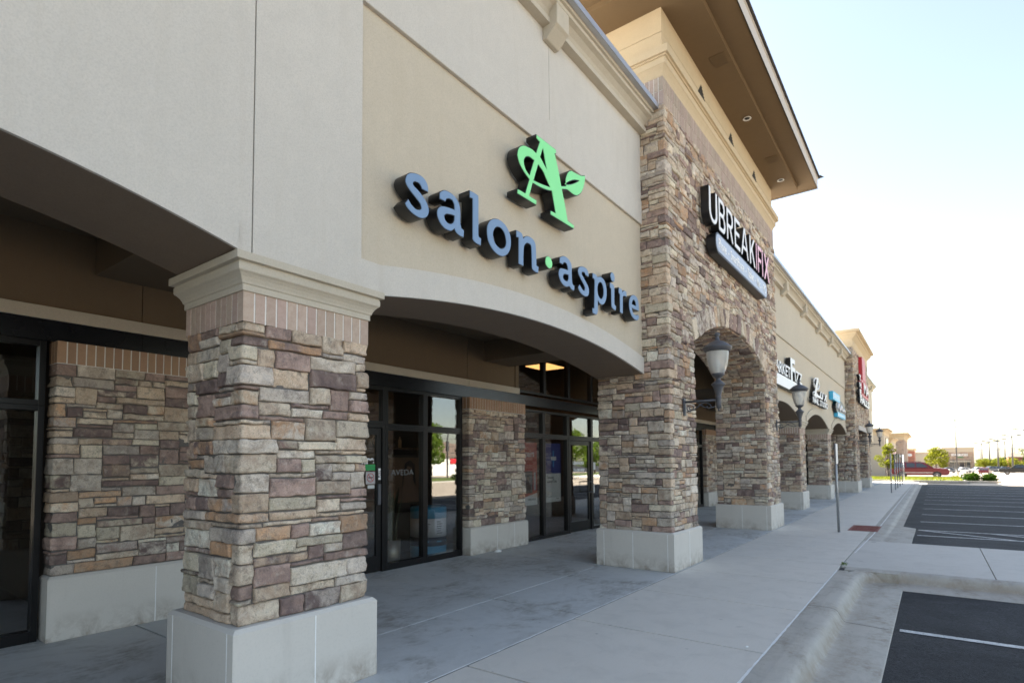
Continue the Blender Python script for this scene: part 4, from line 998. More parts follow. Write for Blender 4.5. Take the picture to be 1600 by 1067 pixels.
# repair shop
decal('door_lettering', 'small white lettering UBREAKIFIX on the glass door of the repair shop', 'lettering', 'UBREAKIFIX', 11.33, 1.55, .10, 'face_white', .95, bold=.003)
decal('phone_lettering', 'white phone number under the UBREAKIFIX door lettering', 'lettering', '316-260-0000', 11.35, 1.39, .095, 'face_white', .95, bold=.003)
decal('hours_lettering', 'two short lines of small white opening hours on the repair shop door', 'lettering', 'Mon - Sat  10 - 7\nSun  12 - 5', 11.36, 1.28, .058, 'face_white', 1.15)
sticker('door_notice', 'small white notice on the pane right of the repair shop door', 12.30, 12.42, 1.42, 1.60, 'poster_white', XS-.055)
sticker('lower_door_notice', 'lower white notice on the pane right of the repair shop door', 12.24, 12.36, .86, 1.06, 'poster_white', XS-.055)
# posters (flat boards standing just inside the glass)
def board(name, label, y0, y1, z0, z1, mat, x=XS-.10):
    o = tag(boxpart(name, (x-.006,x,y0,y1,z0,z1), mat), label, 'poster'); WORLD[o.name] = Vector(); return o
o = board('repairs_poster', 'red window poster headed Repairs showing a phone with a portrait', 9.27, 9.93, .72, 2.02, 'poster_red'); px = XS-.10
place_mesh(text_curve('Repairs', .21, .001, .003, .82), 'headline', 'poster_white', MX['+X'](px+.001, 9.31, 1.72), o)
place_mesh(text_curve('we can fix it today', .075, .001, .0, .9), 'subline', 'far_brick', MX['+X'](px+.001, 9.31, 1.60), o)
m = MB(); m.add([(px+.0012,9.27,.72),(px+.0012,9.93,.72),(px+.0012,9.93,.97),(px+.0012,9.27,.86)], [(0,1,2,3)]); m.build('white_footer', 'poster_white', o)
place_mesh(text_curve('UBREAKIFIX', .06, .001, .001, .9), 'print', 'ink', MX['+X'](px+.003, 9.58, .82), o)
for (ya, yb, za, zb, mt) in ((9.30,9.38,1.03,1.36,'label_grey'),(9.80,9.88,1.03,1.40,'label_grey'),(9.42,9.76,.97,1.42,'ink'),(9.44,9.74,.99,1.40,'decal_grey')):
    k = .0015+(.001 if mt == 'decal_grey' else 0); boxpart('phone_picture', (px+.0005,px+k,ya,yb,za,zb), mt, o)
for lp, mt, dx in (([(9.49,.99),(9.69,.99),(9.70,1.12),(9.64,1.20),(9.55,1.20),(9.48,1.12)],'hair',.003),(arc(9.595,1.27,.05,.07,0,360,16)[:-1],'hair',.0032),(arc(9.597,1.255,.030,.045,0,360,14)[:-1],'skin',.0042)):
    place_mesh(fill_loops([lp], .0008), 'portrait', mt, MX['+X'](px+dx,0,0), o)
o = board('blue_poster', 'window poster, dark blue above and white below, with a small white phone case picture', 10.27, 10.87, .74, 2.02, 'poster_white')
boxpart('blue_field', (px+.0002,px+.0012,10.27,10.87,1.36,2.02), 'poster_blue', o)
for (ya,yb,za,zb,mt,k) in ((10.545,10.60,1.50,1.86,'icon_cyan',.002),(10.49,10.65,1.64,1.72,'icon_cyan',.0022),(10.47,10.68,1.65,1.73,'poster_white',.003)): boxpart('picture', (px+.0012,px+k,ya,yb,za,zb), mt, o)
place_mesh(text_curve('Samsung\nGalaxy Care', .085, .001, .001, .9), 'headline', 'ink', MX['+X'](px+.001, 10.32, 1.25), o)
place_mesh(text_curve('repair', .05, .001, .001, .9), 'print', 'ink', MX['+X'](px+.001, 10.68, .80), o)
# salon display tub
c0 = (-7.05, 7.05, .008); t = thing('display_tub', 'tall round display tub in blue and white bands with printed lists', 'display', c0)
m = MB(); m.lathe([(.30,0),(.31,.01),(.31,.20)], c0, 40, 0); m.lathe([(.3105,.66),(.31,.83),(.29,.85),(.0,.85)], c0, 40, 0); m.build('blue_band', 'tub_blue', t)
m = MB(); m.lathe([(.3102,.20),(.3102,.35)], c0, 40, 0); m.build('navy_band', 'tub_navy', t)
m = MB(); m.lathe([(.3102,.35),(.3102,.66)], c0, 40, 0); m.build('white_band', 'tub_white', t)
m = MB()
for a0_ in (-62, -18, 26, 70):
    for k in range(6):
        z = .60-k*.038; L = 14+((k*7+int(a0_)) % 9)
        m.sweep(None, [[(c0[0]+.3118*math.cos(R(a)), c0[1]+.3118*math.sin(R(a)), z+dz+.008) for dz in (0,.014)] for a in np.linspace(a0_, a0_+L, 5)], 0)
    m.sweep(None, [[(c0[0]+.3118*math.cos(R(a)), c0[1]+.3118*math.sin(R(a)), .275+dz) for dz in (0,.02)] for a in np.linspace(a0_, a0_+18, 5)], 1)
m.build('print', ['ink','tub_blue'], t)
c0 = (-7.02, 6.18, .008); t = thing('potted_plant', 'tall dark snake plant in a brushed metal pot inside the salon window', 'plant', c0)
m = MB(); m.lathe([(.13,0),(.145,.02),(.155,.38),(.14,.38),(.135,.34),(0,.34)], c0, 32); m.build('pot', 'planter_metal', t)
m = MB()
for k in range(22):
    a = rnd.uniform(0, 6.28); r = rnd.uniform(.01,.10); hgt = rnd.uniform(.5,.95); w = rnd.uniform(.018,.03); tl = rnd.uniform(.03,.16)
    bx, by = c0[0]+r*math.cos(a), c0[1]+r*math.sin(a); tx, ty = math.cos(a)*tl, math.sin(a)*tl; nx, ny = -math.sin(a)*w, math.cos(a)*w
    rings = [[(bx+tx*f*f+nx*q, by+ty*f*f+ny*q, c0[2]+.3+hgt*f),(bx+tx*f*f-nx*q, by+ty*f*f-ny*q, c0[2]+.3+hgt*f)] for f, q in ((0,.7),(.4,1),(.8,.8),(1,.05))]
    m.sweep(None, rings, 0)
m.build('leaves', 'leaf_dark', t)
t = thing('product_shelf', 'open shelf with small product bottles at the back of the salon', 'shelf', (-8.2, 6.6, .008))
m = MB()
for y in (6.1, 7.9): m.tube([(-8.2,y,.01),(-8.2,y,2.3)], .016, 8)
m.build('post', 'chrome', t)
for z in (.5, .95, 1.4, 1.9): boxpart('shelf_board', (-8.42,-8.08,5.2,7.95,z-.03,z), 'wood', t)
for i in range(34):
    z = (.5,.95,1.4,1.9)[i % 4]; y = 5.3+(i//4)*.3+rnd.uniform(-.05,.05); h = rnd.uniform(.12,.24)
    m = MB(); m.lathe([(.0,0),(.032,.004),(.034,h*.7),(.014,h*.8),(.014,h),(0,h)], (-8.2, y, z), 10)
    tag(m.build('bottle', rnd.choice(('wood','far_brick','label_grey','interior_wall'))), 'small product bottle on the shelf at the back of the salon', 'bottle', 'bottles on the salon shelf')
c0 = (-9.47, 9.05-.0, 2.2); c0 = (-9.49, 8.02, 2.03); t = thing('wall_clock', 'round wall clock on the back wall of the salon', 'clock', c0)
place_mesh(fill_loops([arc(c0[1],c0[2],.19,.19,0,360,30)[:-1]], .03), 'rim', 'hair', MX['+X'](c0[0],0,0), t)
f_ = place_mesh(fill_loops([arc(c0[1],c0[2],.155,.155,0,360,30)[:-1]], .03), 'dial', 'label_grey', MX['+X'](c0[0]+.004,0,0), t)
m = MB(); m.tube([(c0[0]+.022,c0[1],c0[2]),(c0[0]+.022,c0[1]-.08,c0[2]+.01)], .006, 5); m.tube([(c0[0]+.022,c0[1],c0[2]),(c0[0]+.022,c0[1]+.02,c0[2]+.11)], .005, 5); m.build('hands', 'ink', t)
t = thing('portrait_picture', 'dark framed portrait of a long haired woman leaning inside the salon window', 'picture', (-7.62, 7.0, .86))
boxpart('frame', (-7.66,-7.62,6.62,7.5,.86,1.75), 'hair', t); boxpart('print', (-7.62,-7.616,6.66,7.46,.90,1.71), 'wood', t)
place_mesh(fill_loops([arc(7.1,1.42,.13,.19,0,360,20)[:-1]], .003), 'face', 'skin', MX['+X'](-7.613,0,0), t)
place_mesh(fill_loops([[(6.85,.92),(7.4,.92),(7.32,1.15),(7.16,1.26),(7.02,1.24),(6.9,1.1)]], .003), 'shoulders', 'skin', MX['+X'](-7.6135,0,0), t)
place_mesh(fill_loops([[(6.93,1.0),(6.98,1.4),(7.02,1.6),(7.14,1.66),(7.25,1.58),(7.28,1.2),(7.22,1.3),(7.2,1.52),(7.08,1.56),(7.0,1.4)]], .003), 'hair', 'hair', MX['+X'](-7.610,0,0), t)
boxpart('easel_leg', (-7.68,-7.66,6.9,7.2,.008,.9), 'hair', t)
# ================================================================== ground
GZ = lambda y: -.156 if y < 11 else (-.156+.1*min(1, (y-11)/2) if y < 13 else (-.056 if y < 48 else (-.056-.0135*(min(y, 190)-48))))
ys = [-60,-20,0,5,9,11,12,13,20,30,40,48,52,60,70,80,100,120,150,190,260,400,900]; xs = [-300,-120,-60,-28,-10,0,10,30,60,120,300,700]
m = MB(); nx = len(xs)
m.add([(x, y, GZ(y)) for y in ys for x in xs], [(j*nx+i, j*nx+i+1, (j+1)*nx+i+1, (j+1)*nx+i) for j in range(len(ys)-1) for i in range(nx-1)])
m.build('parking_lot', 'asphalt', kind='structure')
def slabs(name, mat, cells, z1=0.0, th=.12, g=.004):
    m = MB()
    for (x0,x1,y0,y1) in cells: m.box(x0+g*.8,x1-g*.8,y0+g*1.3,y1-g*1.3,z1-th,z1)
    return m.build(name, mat, kind='structure', bevel=.004)
arc_ = []
yc_ = [-14,-9.5,-6.4,-3.4,-.55,2.37,5.30,8.0,11.1,14.1,17.2,20.2,23.3,26.4,29.4,32.5,35.6,38.7,41.8,45,48,51.5]
for a, b_ in zip(yc_[:-1], yc_[1:]):
    arc_ += [(-6.75,-4.22,a,b_),(-4.22,-3.03,a,b_)]
slabs('arcade_floor', 'concrete_arcade', arc_, g=.008)
walk = []; y = -14.0
yy = [y]
while y < 51.5:
    y += 1.66
    yy.append(round(y, 3))
yy = [v+.465-.02 for v in yy]      # joints at 3.45, 5.11, 6.77 ...
off = 3.45-min(yy, key=lambda v: abs(v-3.45)); yy = [v+off for v in yy]
for a, b_ in zip(yy[:-1], yy[1:]): walk.append((-3.022,-1.19,a,min(b_, 52.0)))
slabs('sidewalk', 'concrete_walk', walk, g=.008)
boxpart('joint_bed', (-6.75,-1.0,-14,51.4,-.3,-.03), 'joint_dark', kind='structure')
def sealant(name, pts, w, z=.003):
    m = MB(); r2 = random.Random(3); L = []
    for (x0,y0),(x1,y1) in zip(pts[:-1], pts[1:]):
        n = max(2, int(math.hypot(x1-x0,y1-y0)/.09))
        for i in range(n+1):
            t = i/n; L.append((x0+(x1-x0)*t, y0+(y1-y0)*t))
    rings = []
    for i, (x, y) in enumerate(L):
        a = Vector(L[min(i+1,len(L)-1)])-Vector(L[max(i-1,0)]); nn = Vector((-a.y,a.x)).normalized()*(w/2*r2.uniform(.55,1.15)); j = nn.normalized()*r2.uniform(-.002,.002)
        rings.append([(x+nn.x+j.x,y+nn.y+j.y,z),(x-nn.x+j.x,y-nn.y+j.y,z)])
    m.sweep(None, rings, 0); return m.build(name, 'sealant', kind='structure')
sealant('joint_sealant', [(-3.026,-10),(-3.026,8.0)], .020); sealant('joint_sealant', [(-3.026,9.3),(-3.026,14.1)], .010); sealant('joint_sealant', [(-3.026,15.6),(-3.026,50)], .012)
sealant('joint_sealant', [(-1.186,-10),(-1.186,9.6)], .022); sealant('joint_sealant', [(-1.15,11.5),(-1.10,14.5),(-1.09,16.5),(-1.13,51)], .022)
# --- rolled kerb with gutter pan ----------------------------------------
KP = [(0,0),(.10,-.003),(.145,-.012),(.172,-.032),(.192,-.066),(.21,-.102),(.228,-.126),(.25,-.134),(.31,-.137),(.40,-.140),(.655,-.150),(.668,-.154),(.668,-.25)]
def kerb(name, stations):
    """stations: (x, y, nx, ny, hscale, zoff, maxoff)"""
    m = MB(); rings = []
    for (x,y,nx_,ny_,hs,zo,mo) in stations:
        rings.append([(x+nx_*min(o,mo), y+ny_*min(o,mo), z*hs+zo) for o, z in KP])
    m.sweep(None, rings, 0, smooth=True); return m.build(name, 'concrete_curb', kind='structure')
x0k = -1.06
st = [(x0k, y, 1, 0, 1, 0, 9) for y in np.linspace(-14, 9.33, 30)]
rr = .672; cx, cy = x0k+rr, 9.33
for a in np.linspace(180, 90, 14)[1:]:
    st.append((cx+rr*math.cos(R(a)), cy+rr*math.sin(R(a)), -math.cos(R(a)), -math.sin(R(a)), 1, 0, rr-.003))
st += [(x, cy+rr, 0, -1, 1, 0, 9) for x in np.linspace(cx+.05, 16, 12)]
kerb('kerb', st)
m = MB(); m.box(-1.182, x0k+.01, -14, 9.6, -.2, -.0015); m.box(x0k-.05, x0k+.01+.6, 9.7, 10.02, -.2, -.003); m.build('kerb_top', 'concrete_curb', kind='structure')
st = []
for y in np.linspace(13.42, 51.5, 50):
    k = min(1, max(0, (y-14.6)/2.4)); hs = .06+k*.34
    st.append((x0k, y, 1, 0, hs, 0, 9))
kerb('kerb', st)
m = MB(); m.box(-1.186, x0k+.01, 13.42, 51.5, -.2, -.0015); m.build('kerb_top', 'concrete_curb', kind='structure')
m = MB()
for yj in (-1.9, 1.1, 4.1, 7.1):
    m.sweep(None, [[(x0k+o, yj+dy, z+.0018) for o, z in [(-.12,-.0015)]+KP[:-2]] for dy in (-.005, .005)], 0)
for xj in (2.6, 5.6):
    m.sweep(None, [[(xj+dx, cy+rr-o, z+.0018) for o, z in KP[:-2]] for dx in (-.005, .005)], 0)
m.build('kerb_joint', 'joint_dark', kind='structure')
# --- raised crossing -----------------------------------------------------
slabs('crossing_walk', 'concrete_apron', [(-1.188,.62,9.99,13.42),(.62,4.0,9.99,13.42),(4.0,7.5,9.99,13.42),(7.5,11,9.99,13.42),(11,16,9.99,13.42)], th=.2, g=.006)
boxpart('crossing_bed', (-1.1,16,10.05,13.4,-.3,-.03), 'joint_dark', kind='structure')
# --- painted bay lines ---------------------------------------------------
def stripe(pts, w, z):
    m = MB(); (x0,y0),(x1,y1) = pts; n = Vector((-(y1-y0), x1-x0)).normalized()*w/2
    m.box(0,0,0,0,0,0) if False else m.add([(x0+n.x,y0+n.y,z),(x0-n.x,y0-n.y,z),(x1-n.x,y1-n.y,z),(x1+n.x,y1+n.y,z)], [(0,1,2,3)])
    return m.build('bay_line', 'paint_white', kind='structure')
for y in (7.16, 4.4, 1.6): stripe([(-.34,y),(5.4,y)], .10, -.151)
zf = -.051
for y in (15.45, 16.63, 18.9, 21.4, 24.0, 26.6, 29.2, 31.8, 34.4, 37, 39.6, 42.2, 44.8): stripe([(-.34,y),(5.4,y)], .10, zf)
stripe([(-.34,16.6),(1.3,15.5)], .10, zf); stripe([(1.0,16.6),(2.6,15.5)], .10, zf); stripe([(2.3,16.6),(3.9,15.5)], .10, zf)
boxpart('sunlit_drive', (3.6, 60, 47.6, 47.601, -.0, .0), 'concrete_apron') if False else None
m = MB(); yd = [47.4,52,60,70,80,100,120,150,190,230]
m.add([(x,y,GZ(y)+.005) for y in yd for x in (3.7, 80)], [(2*i,2*i+1,2*i+3,2*i+2) for i in range(len(yd)-1)])
m.add([(x,y,GZ(y)+.005) for y in yd[3:] for x in (-4.0, 3.7)], [(2*i,2*i+1,2*i+3,2*i+2) for i in range(len(yd)-4)])
m.add([(x,y,GZ(y)+.005) for y in (-50,-20,0,5,9,11,12,13,20,30,40,47.4) for x in (6.6, 21.2)], [(2*i,2*i+1,2*i+3,2*i+2) for i in range(11)])  # pale strip out of view, added to bounce sunlight onto the facade
m.build('drive_and_bounce_strip', 'concrete_drive', kind='structure')
# --- grass verge ---------------------------------------------------------
m = MB(); gx = [-60,-10,-4,1.75]; gy = [52.2,55,58,61.5]; GB = lambda y: .10+.26*math.sin(math.pi*min(1, max(0, (y-52.2)/13)))
m.add([(x,y,GZ(y)+GB(y)) for y in gy for x in gx], [(j*4+i,j*4+i+1,(j+1)*4+i+1,(j+1)*4+i) for j in range(3) for i in range(3)]); m.build('verge', 'grass_soil', kind='structure')
m = MB()
for k in range(5200):
    x = rnd.uniform(-5.5,1.7); y = rnd.uniform(52.25,61.4); h = rnd.uniform(.05,.11); a = rnd.uniform(0,3.14); dx, dy = .03*math.cos(a), .03*math.sin(a); z = GZ(y)+GB(y)-.005
    m.add([(x-dx,y-dy,z),(x+dx,y+dy,z),(x+rnd.uniform(-.03,.03),y+rnd.uniform(-.03,.03),z+h)], [(0,1,2)])
o = m.build('grass', 'leaf_bright', kind='stuff', recalc=False)
m = MB(); m.box(-60,1.9,51.9,52.15,-.25,.12); m.box(1.75,1.9,52.15,61.6,-.3,.05); m.box(1.9,4.0,55.3,55.5,-.25,.0); m.build('verge_kerb', 'concrete_curb', kind='structure')
# --- bits ---------------------------------------------------------------
t = thing('drain_grate', 'rusty red slotted metal grate set in the sidewalk by the kerb', 'grate', (-1.35, 15.7, .0))
m = MB(); gx0, gx1, gy0, gy1 = -1.64, -1.06, 15.15, 16.4
m.box(gx0,gx1,gy0,gy0+.05,.001,.010); m.box(gx0,gx1,gy1-.05,gy1,.001,.010); m.box(gx0,gx0+.04,gy0+.05,gy1-.05,.001,.010); m.box(gx1-.04,gx1,gy0+.05,gy1-.05,.001,.010); m.build('rim', 'grate_red', t)
m = MB()
for k in range(14): m.box(gx0+.04,gx1-.04,gy0+.075+k*.08,gy0+.115+k*.08,.001,.009)
m.box(gx0+.04,gx1-.04,gy0+.05,gy1-.05,.0006,.002); m.build('bars', 'grate_red', t)
def sign_post(x, y, h, lab, lean=0.0, plate=(.02,.30,.46)):
    t = thing('sign_post', lab, 'sign post', (x,y,0), 'sign posts along the kerb')
    m = MB(); m.tube([(x,y,-.02),(x-lean,y,h)], .028, 10); m.build('post', 'galv', t)
    m = MB(); m.box(x-lean-.15,x-lean+.15,y-.036,y-.030,h-.44,h-.02); m.build('sign_plate', 'plate', t, bevel=.002)
    m = MB(); m.box(x-lean-.152,x-lean+.152,y-.03,y-.027,h-.442,h-.018); m.build('sign_back', 'galv', t); return t
def edge_post(x, y, h, lab, lean=0.0):
    t = thing('sign_post', lab, 'sign post', (x,y,0), 'sign posts along the kerb')
    m = MB(); m.tube([(x,y,-.02),(x-lean,y,h)], .026, 10); m.build('post', 'galv', t)
    m = MB(); m.box(x-lean+.028,x-lean+.033,y-.15,y+.15,h-.46,h-.01); m.build('sign_plate', 'plate', t, bevel=.002); return t
edge_post(-1.755, 14.66, 1.99, 'nearest slim grey sign post on the sidewalk, leaning left, with a pale plate edge on', .02)
for (y, h, lab) in ((33.6,1.95,'grey sign post left of the red car, nearest of the far cluster'),(37.3,1.95,'grey sign post second in the far cluster, in front of the red car'),(39.8,1.95,'slim grey sign post in the middle of the far cluster'),(42.6,2.0,'slim grey sign post behind the middle of the far cluster'),(46.0,2.0,'slim grey sign post next to last in the far cluster'),(49.0,2.0,'last slim grey sign post at the end of the sidewalk')):
    edge_post(-1.70, y, h, lab)
m = MB(); r3 = random.Random(5); rings = []
pts = [(3.2*0-2.6+.03*k, 5.0+.0*k) for k in range(2)]
def litter(name, x, y, sx, sy, h, mat, label):
    m = MB(); m.lathe([(0,.0),(.5,.0),(.46,.6),(.2,1.0),(0,1)], (0,0,0), 7); m.v = [(x+a*sx, y+b*sy+.3*a*sy, .001+c_*h) for a, b, c_ in m.v]
    return tag(m.build(name, mat), label, 'litter')
litter('white_scrap', -6.36, 8.12, .09, .16, .035, 'sealant', 'crumpled white scrap on the arcade floor by the stone pier base')
litter('pebble', -1.35, 5.2, .03, .03, .008, 'sealant', 'tiny white scrap on the sidewalk beside a joint')
m = MB()
for k in range(26):
    x, y = -1.165+rnd.uniform(-.03,.03), 10.15+rnd.uniform(-.10,.12); a = rnd.uniform(0,6.28); l = rnd.uniform(.02,.05)
    m.add([(x,y,.0),(x+l*math.cos(a),y+l*math.sin(a),rnd.uniform(.01,.03)),(x+l*math.cos(a+.5),y+l*math.sin(a+.5),rnd.uniform(.005,.02))], [(0,1,2)])
tag(m.build('weed_tuft', 'leaf_mid', recalc=False), 'small green weed growing in the sidewalk joint at the kerb corner', 'weed')
# stains in the gutter pan
def stain_mat():
    m_, nt, out = newmat('oil_stain'); v = coord(nt); f = noise(nt, v, 18, 4, .7)
    princ(nt, out, mixc(nt, f, (.13,.115,.095), (.20,.18,.155)), .75); MAT['oil_stain'] = m_
stain_mat()
for (x,y,rx,ry) in ((-.72,6.85,.07,.12),(-.69,5.95,.09,.06),(-.47,5.95,.05,.09),(-.74,8.7,.05,.06),(-.62,7.6,.03,.05),(-.80,6.35,.05,.05)):
    n = 18; z = -.1405-(x+.66)*.042+.0035
    m = MB(); m.add([(x+rx*math.cos(6.283*k/n)*(1+.25*vn(k*.7,x*9,1.0)), y+ry*math.sin(6.283*k/n)*(1+.25*vn(k*.7,x*9,5.0)), -.1445-(x+rx*math.cos(6.283*k/n)+.66)*.0385+.003) for k in range(n)], [tuple(range(n))])
    m.build('gutter_stain', 'oil_stain', kind='structure')

# ================================================================== plants
def leaf_cloud(m, clumps, n, size, r_, flat=.0):
    for k in range(n):
        cx, cy, cz, rx, ry, rz = clumps[r_.randrange(len(clumps))]
        while True:
            a, b_, c_ = r_.uniform(-1,1), r_.uniform(-1,1), r_.uniform(-1,1); q = a*a+b_*b_+c_*c_
            if q < 1 and q > r_.random()*.75: break
        p = Vector((cx+a*rx, cy+b_*ry, cz+c_*rz)); s = size*r_.uniform(.6,1.35)
        u = Vector((r_.gauss(0,1), r_.gauss(0,1), r_.gauss(0,.8))).normalized(); w_ = u.orthogonal().normalized(); w_.rotate(Matrix.Rotation(r_.uniform(0,6.28), 3, u))
        m.add([p-u*s, p+w_*s*.45, p+u*s, p-w_*s*.45], [(0,1,2,3)])
def tree(name, label, x, y, h, rad, trunk_h, mat, n, size, seed, group=None, nclump=11, cat='tree', zz=None):
    r_ = random.Random(seed); z0 = GZ(y) if zz is None else zz
    t = thing(name, label, cat, (x,y,z0), group)
    m = MB(); tr = max(.05, h*.022); top = z0+h*.8
    m.tube([(x,y,z0-.1),(x+.02*h*r_.uniform(-1,1),y,z0+trunk_h),(x+.03*h*r_.uniform(-1,1),y,z0+h*.6),(x,y,top)], [tr*1.25,tr,tr*.6,tr*.15], 8)
    clumps = []
    for k in range(nclump):
        a = k*2.4+r_.uniform(-.4,.4); f = (k+.5)/nclump; zc_ = z0+trunk_h+(h-trunk_h)*(.12+.80*f); rr_ = rad*math.sin(math.pi*min(.97,(.18+.78*f)))*r_.uniform(.35,.75)
        c_ = (x+rr_*math.cos(a), y+rr_*math.sin(a), zc_); e = rad*r_.uniform(.30,.50)
        clumps.append((*c_, e, e, e*.72)); m.tube([(x,y,z0+trunk_h*.9+(zc_-z0-trunk_h)*.4),c_], [tr*.4,tr*.1], 5)
    m.build('trunk', 'trunk', t); l = MB(); leaf_cloud(l, clumps, n, size, r_); l.build('crown', mat, t, recalc=False); return t
tree('young_tree', 'young bright green tree on the verge left of the red car', -3.75, 70, 3.75, 1.05, .9, 'leaf_bright', 2600, .085, 4)
tree('young_tree', 'bright green tree behind the hood of the red car', .35, 116, 4.6, 2.2, 1.3, 'leaf_bright', 2600, .15, 9)
def bush(name, label, x, y, rx, h, mat, n, size, seed):
    r_ = random.Random(seed); z0 = GZ(y); t = thing(name, label, 'bush', (x,y,z0))
    m = MB(); m.tube([(x,y,z0-.05),(x,y,z0+h*.5)], [.04,.02], 6)
    for k in range(6): m.tube([(x,y,z0+.05),(x+rx*.6*math.cos(k),y+rx*.6*math.sin(k),z0+h*.7)], [.02,.008], 5)
    m.build('stem', 'trunk', t); l = MB(); cl = [(x+rx*.5*math.cos(k*1.05)*.9,y+rx*.5*math.sin(k*1.05)*.9,z0+h*(.42+.1*(k % 2)),rx*.55,rx*.55,h*.48) for k in range(6)]+[(x,y,z0+h*.5,rx*.7,rx*.7,h*.5)]
    leaf_cloud(l, cl, n, size, r_); l.build('foliage', mat, t, recalc=False)
bush('round_bush', 'large clipped dark green bush, left of the pair at the end of the parking bays', 2.32, 56.6, .68, .80, 'leaf_bush', 2600, .06, 1)
bush('round_bush', 'clipped dark green bush, right of the pair at the end of the parking bays', 3.42, 56.9, .56, .74, 'leaf_bush', 2200, .06, 2)
bush('low_bush', 'small yellow green bush in front of the bumper of the red car', 1.55, 62.8, .36, .5, 'leaf_bright', 700, .06, 3)
bush('low_bush', 'tiny yellow green bush on the grass by the stone pier at the far end', -5.35, 66, .32, .5, 'leaf_bright', 600, .06, 6)
# trees across the lot, seen mirrored in the shop glass
tree('lawn_tree', 'green roadside tree across the lot opposite the salon window', 25.0, 38.3, 5.6, 2.3, 1.2, 'leaf_mid', 5200, .13, 11, 'trees across the lot')
tree('lawn_tree', 'broad green roadside tree across the lot opposite the repair shop door', 21.0, 58.0, 5.6, 2.9, 1.3, 'leaf_mid', 5200, .14, 12, 'trees across the lot')
tree('lawn_tree', 'bushy roadside tree beside the broad one across the lot', 26.0, 73.0, 5.0, 2.6, 1.2, 'leaf_mid', 3600, .15, 13, 'trees across the lot')
m = MB(); m.box(22.5,30,20,110,-.5,-.0); m.build('lawn_strip', 'grass_soil', kind='structure')
m = MB(); m.box(21.2,22.5,20,110,-.5,-.01); m.build('far_pavement', 'concrete_apron', kind='structure')
m = MB(); r_ = random.Random(8); leaf_cloud(m, [(24.5+r_.uniform(-.3,.3), 41.5+k*.7, .25, .6, .6, .32) for k in range(7)], 1800, .07, r_); tag(m.build('low_hedge', 'leaf_bush', recalc=False), 'low hedge on the lawn across the lot', 'hedge')
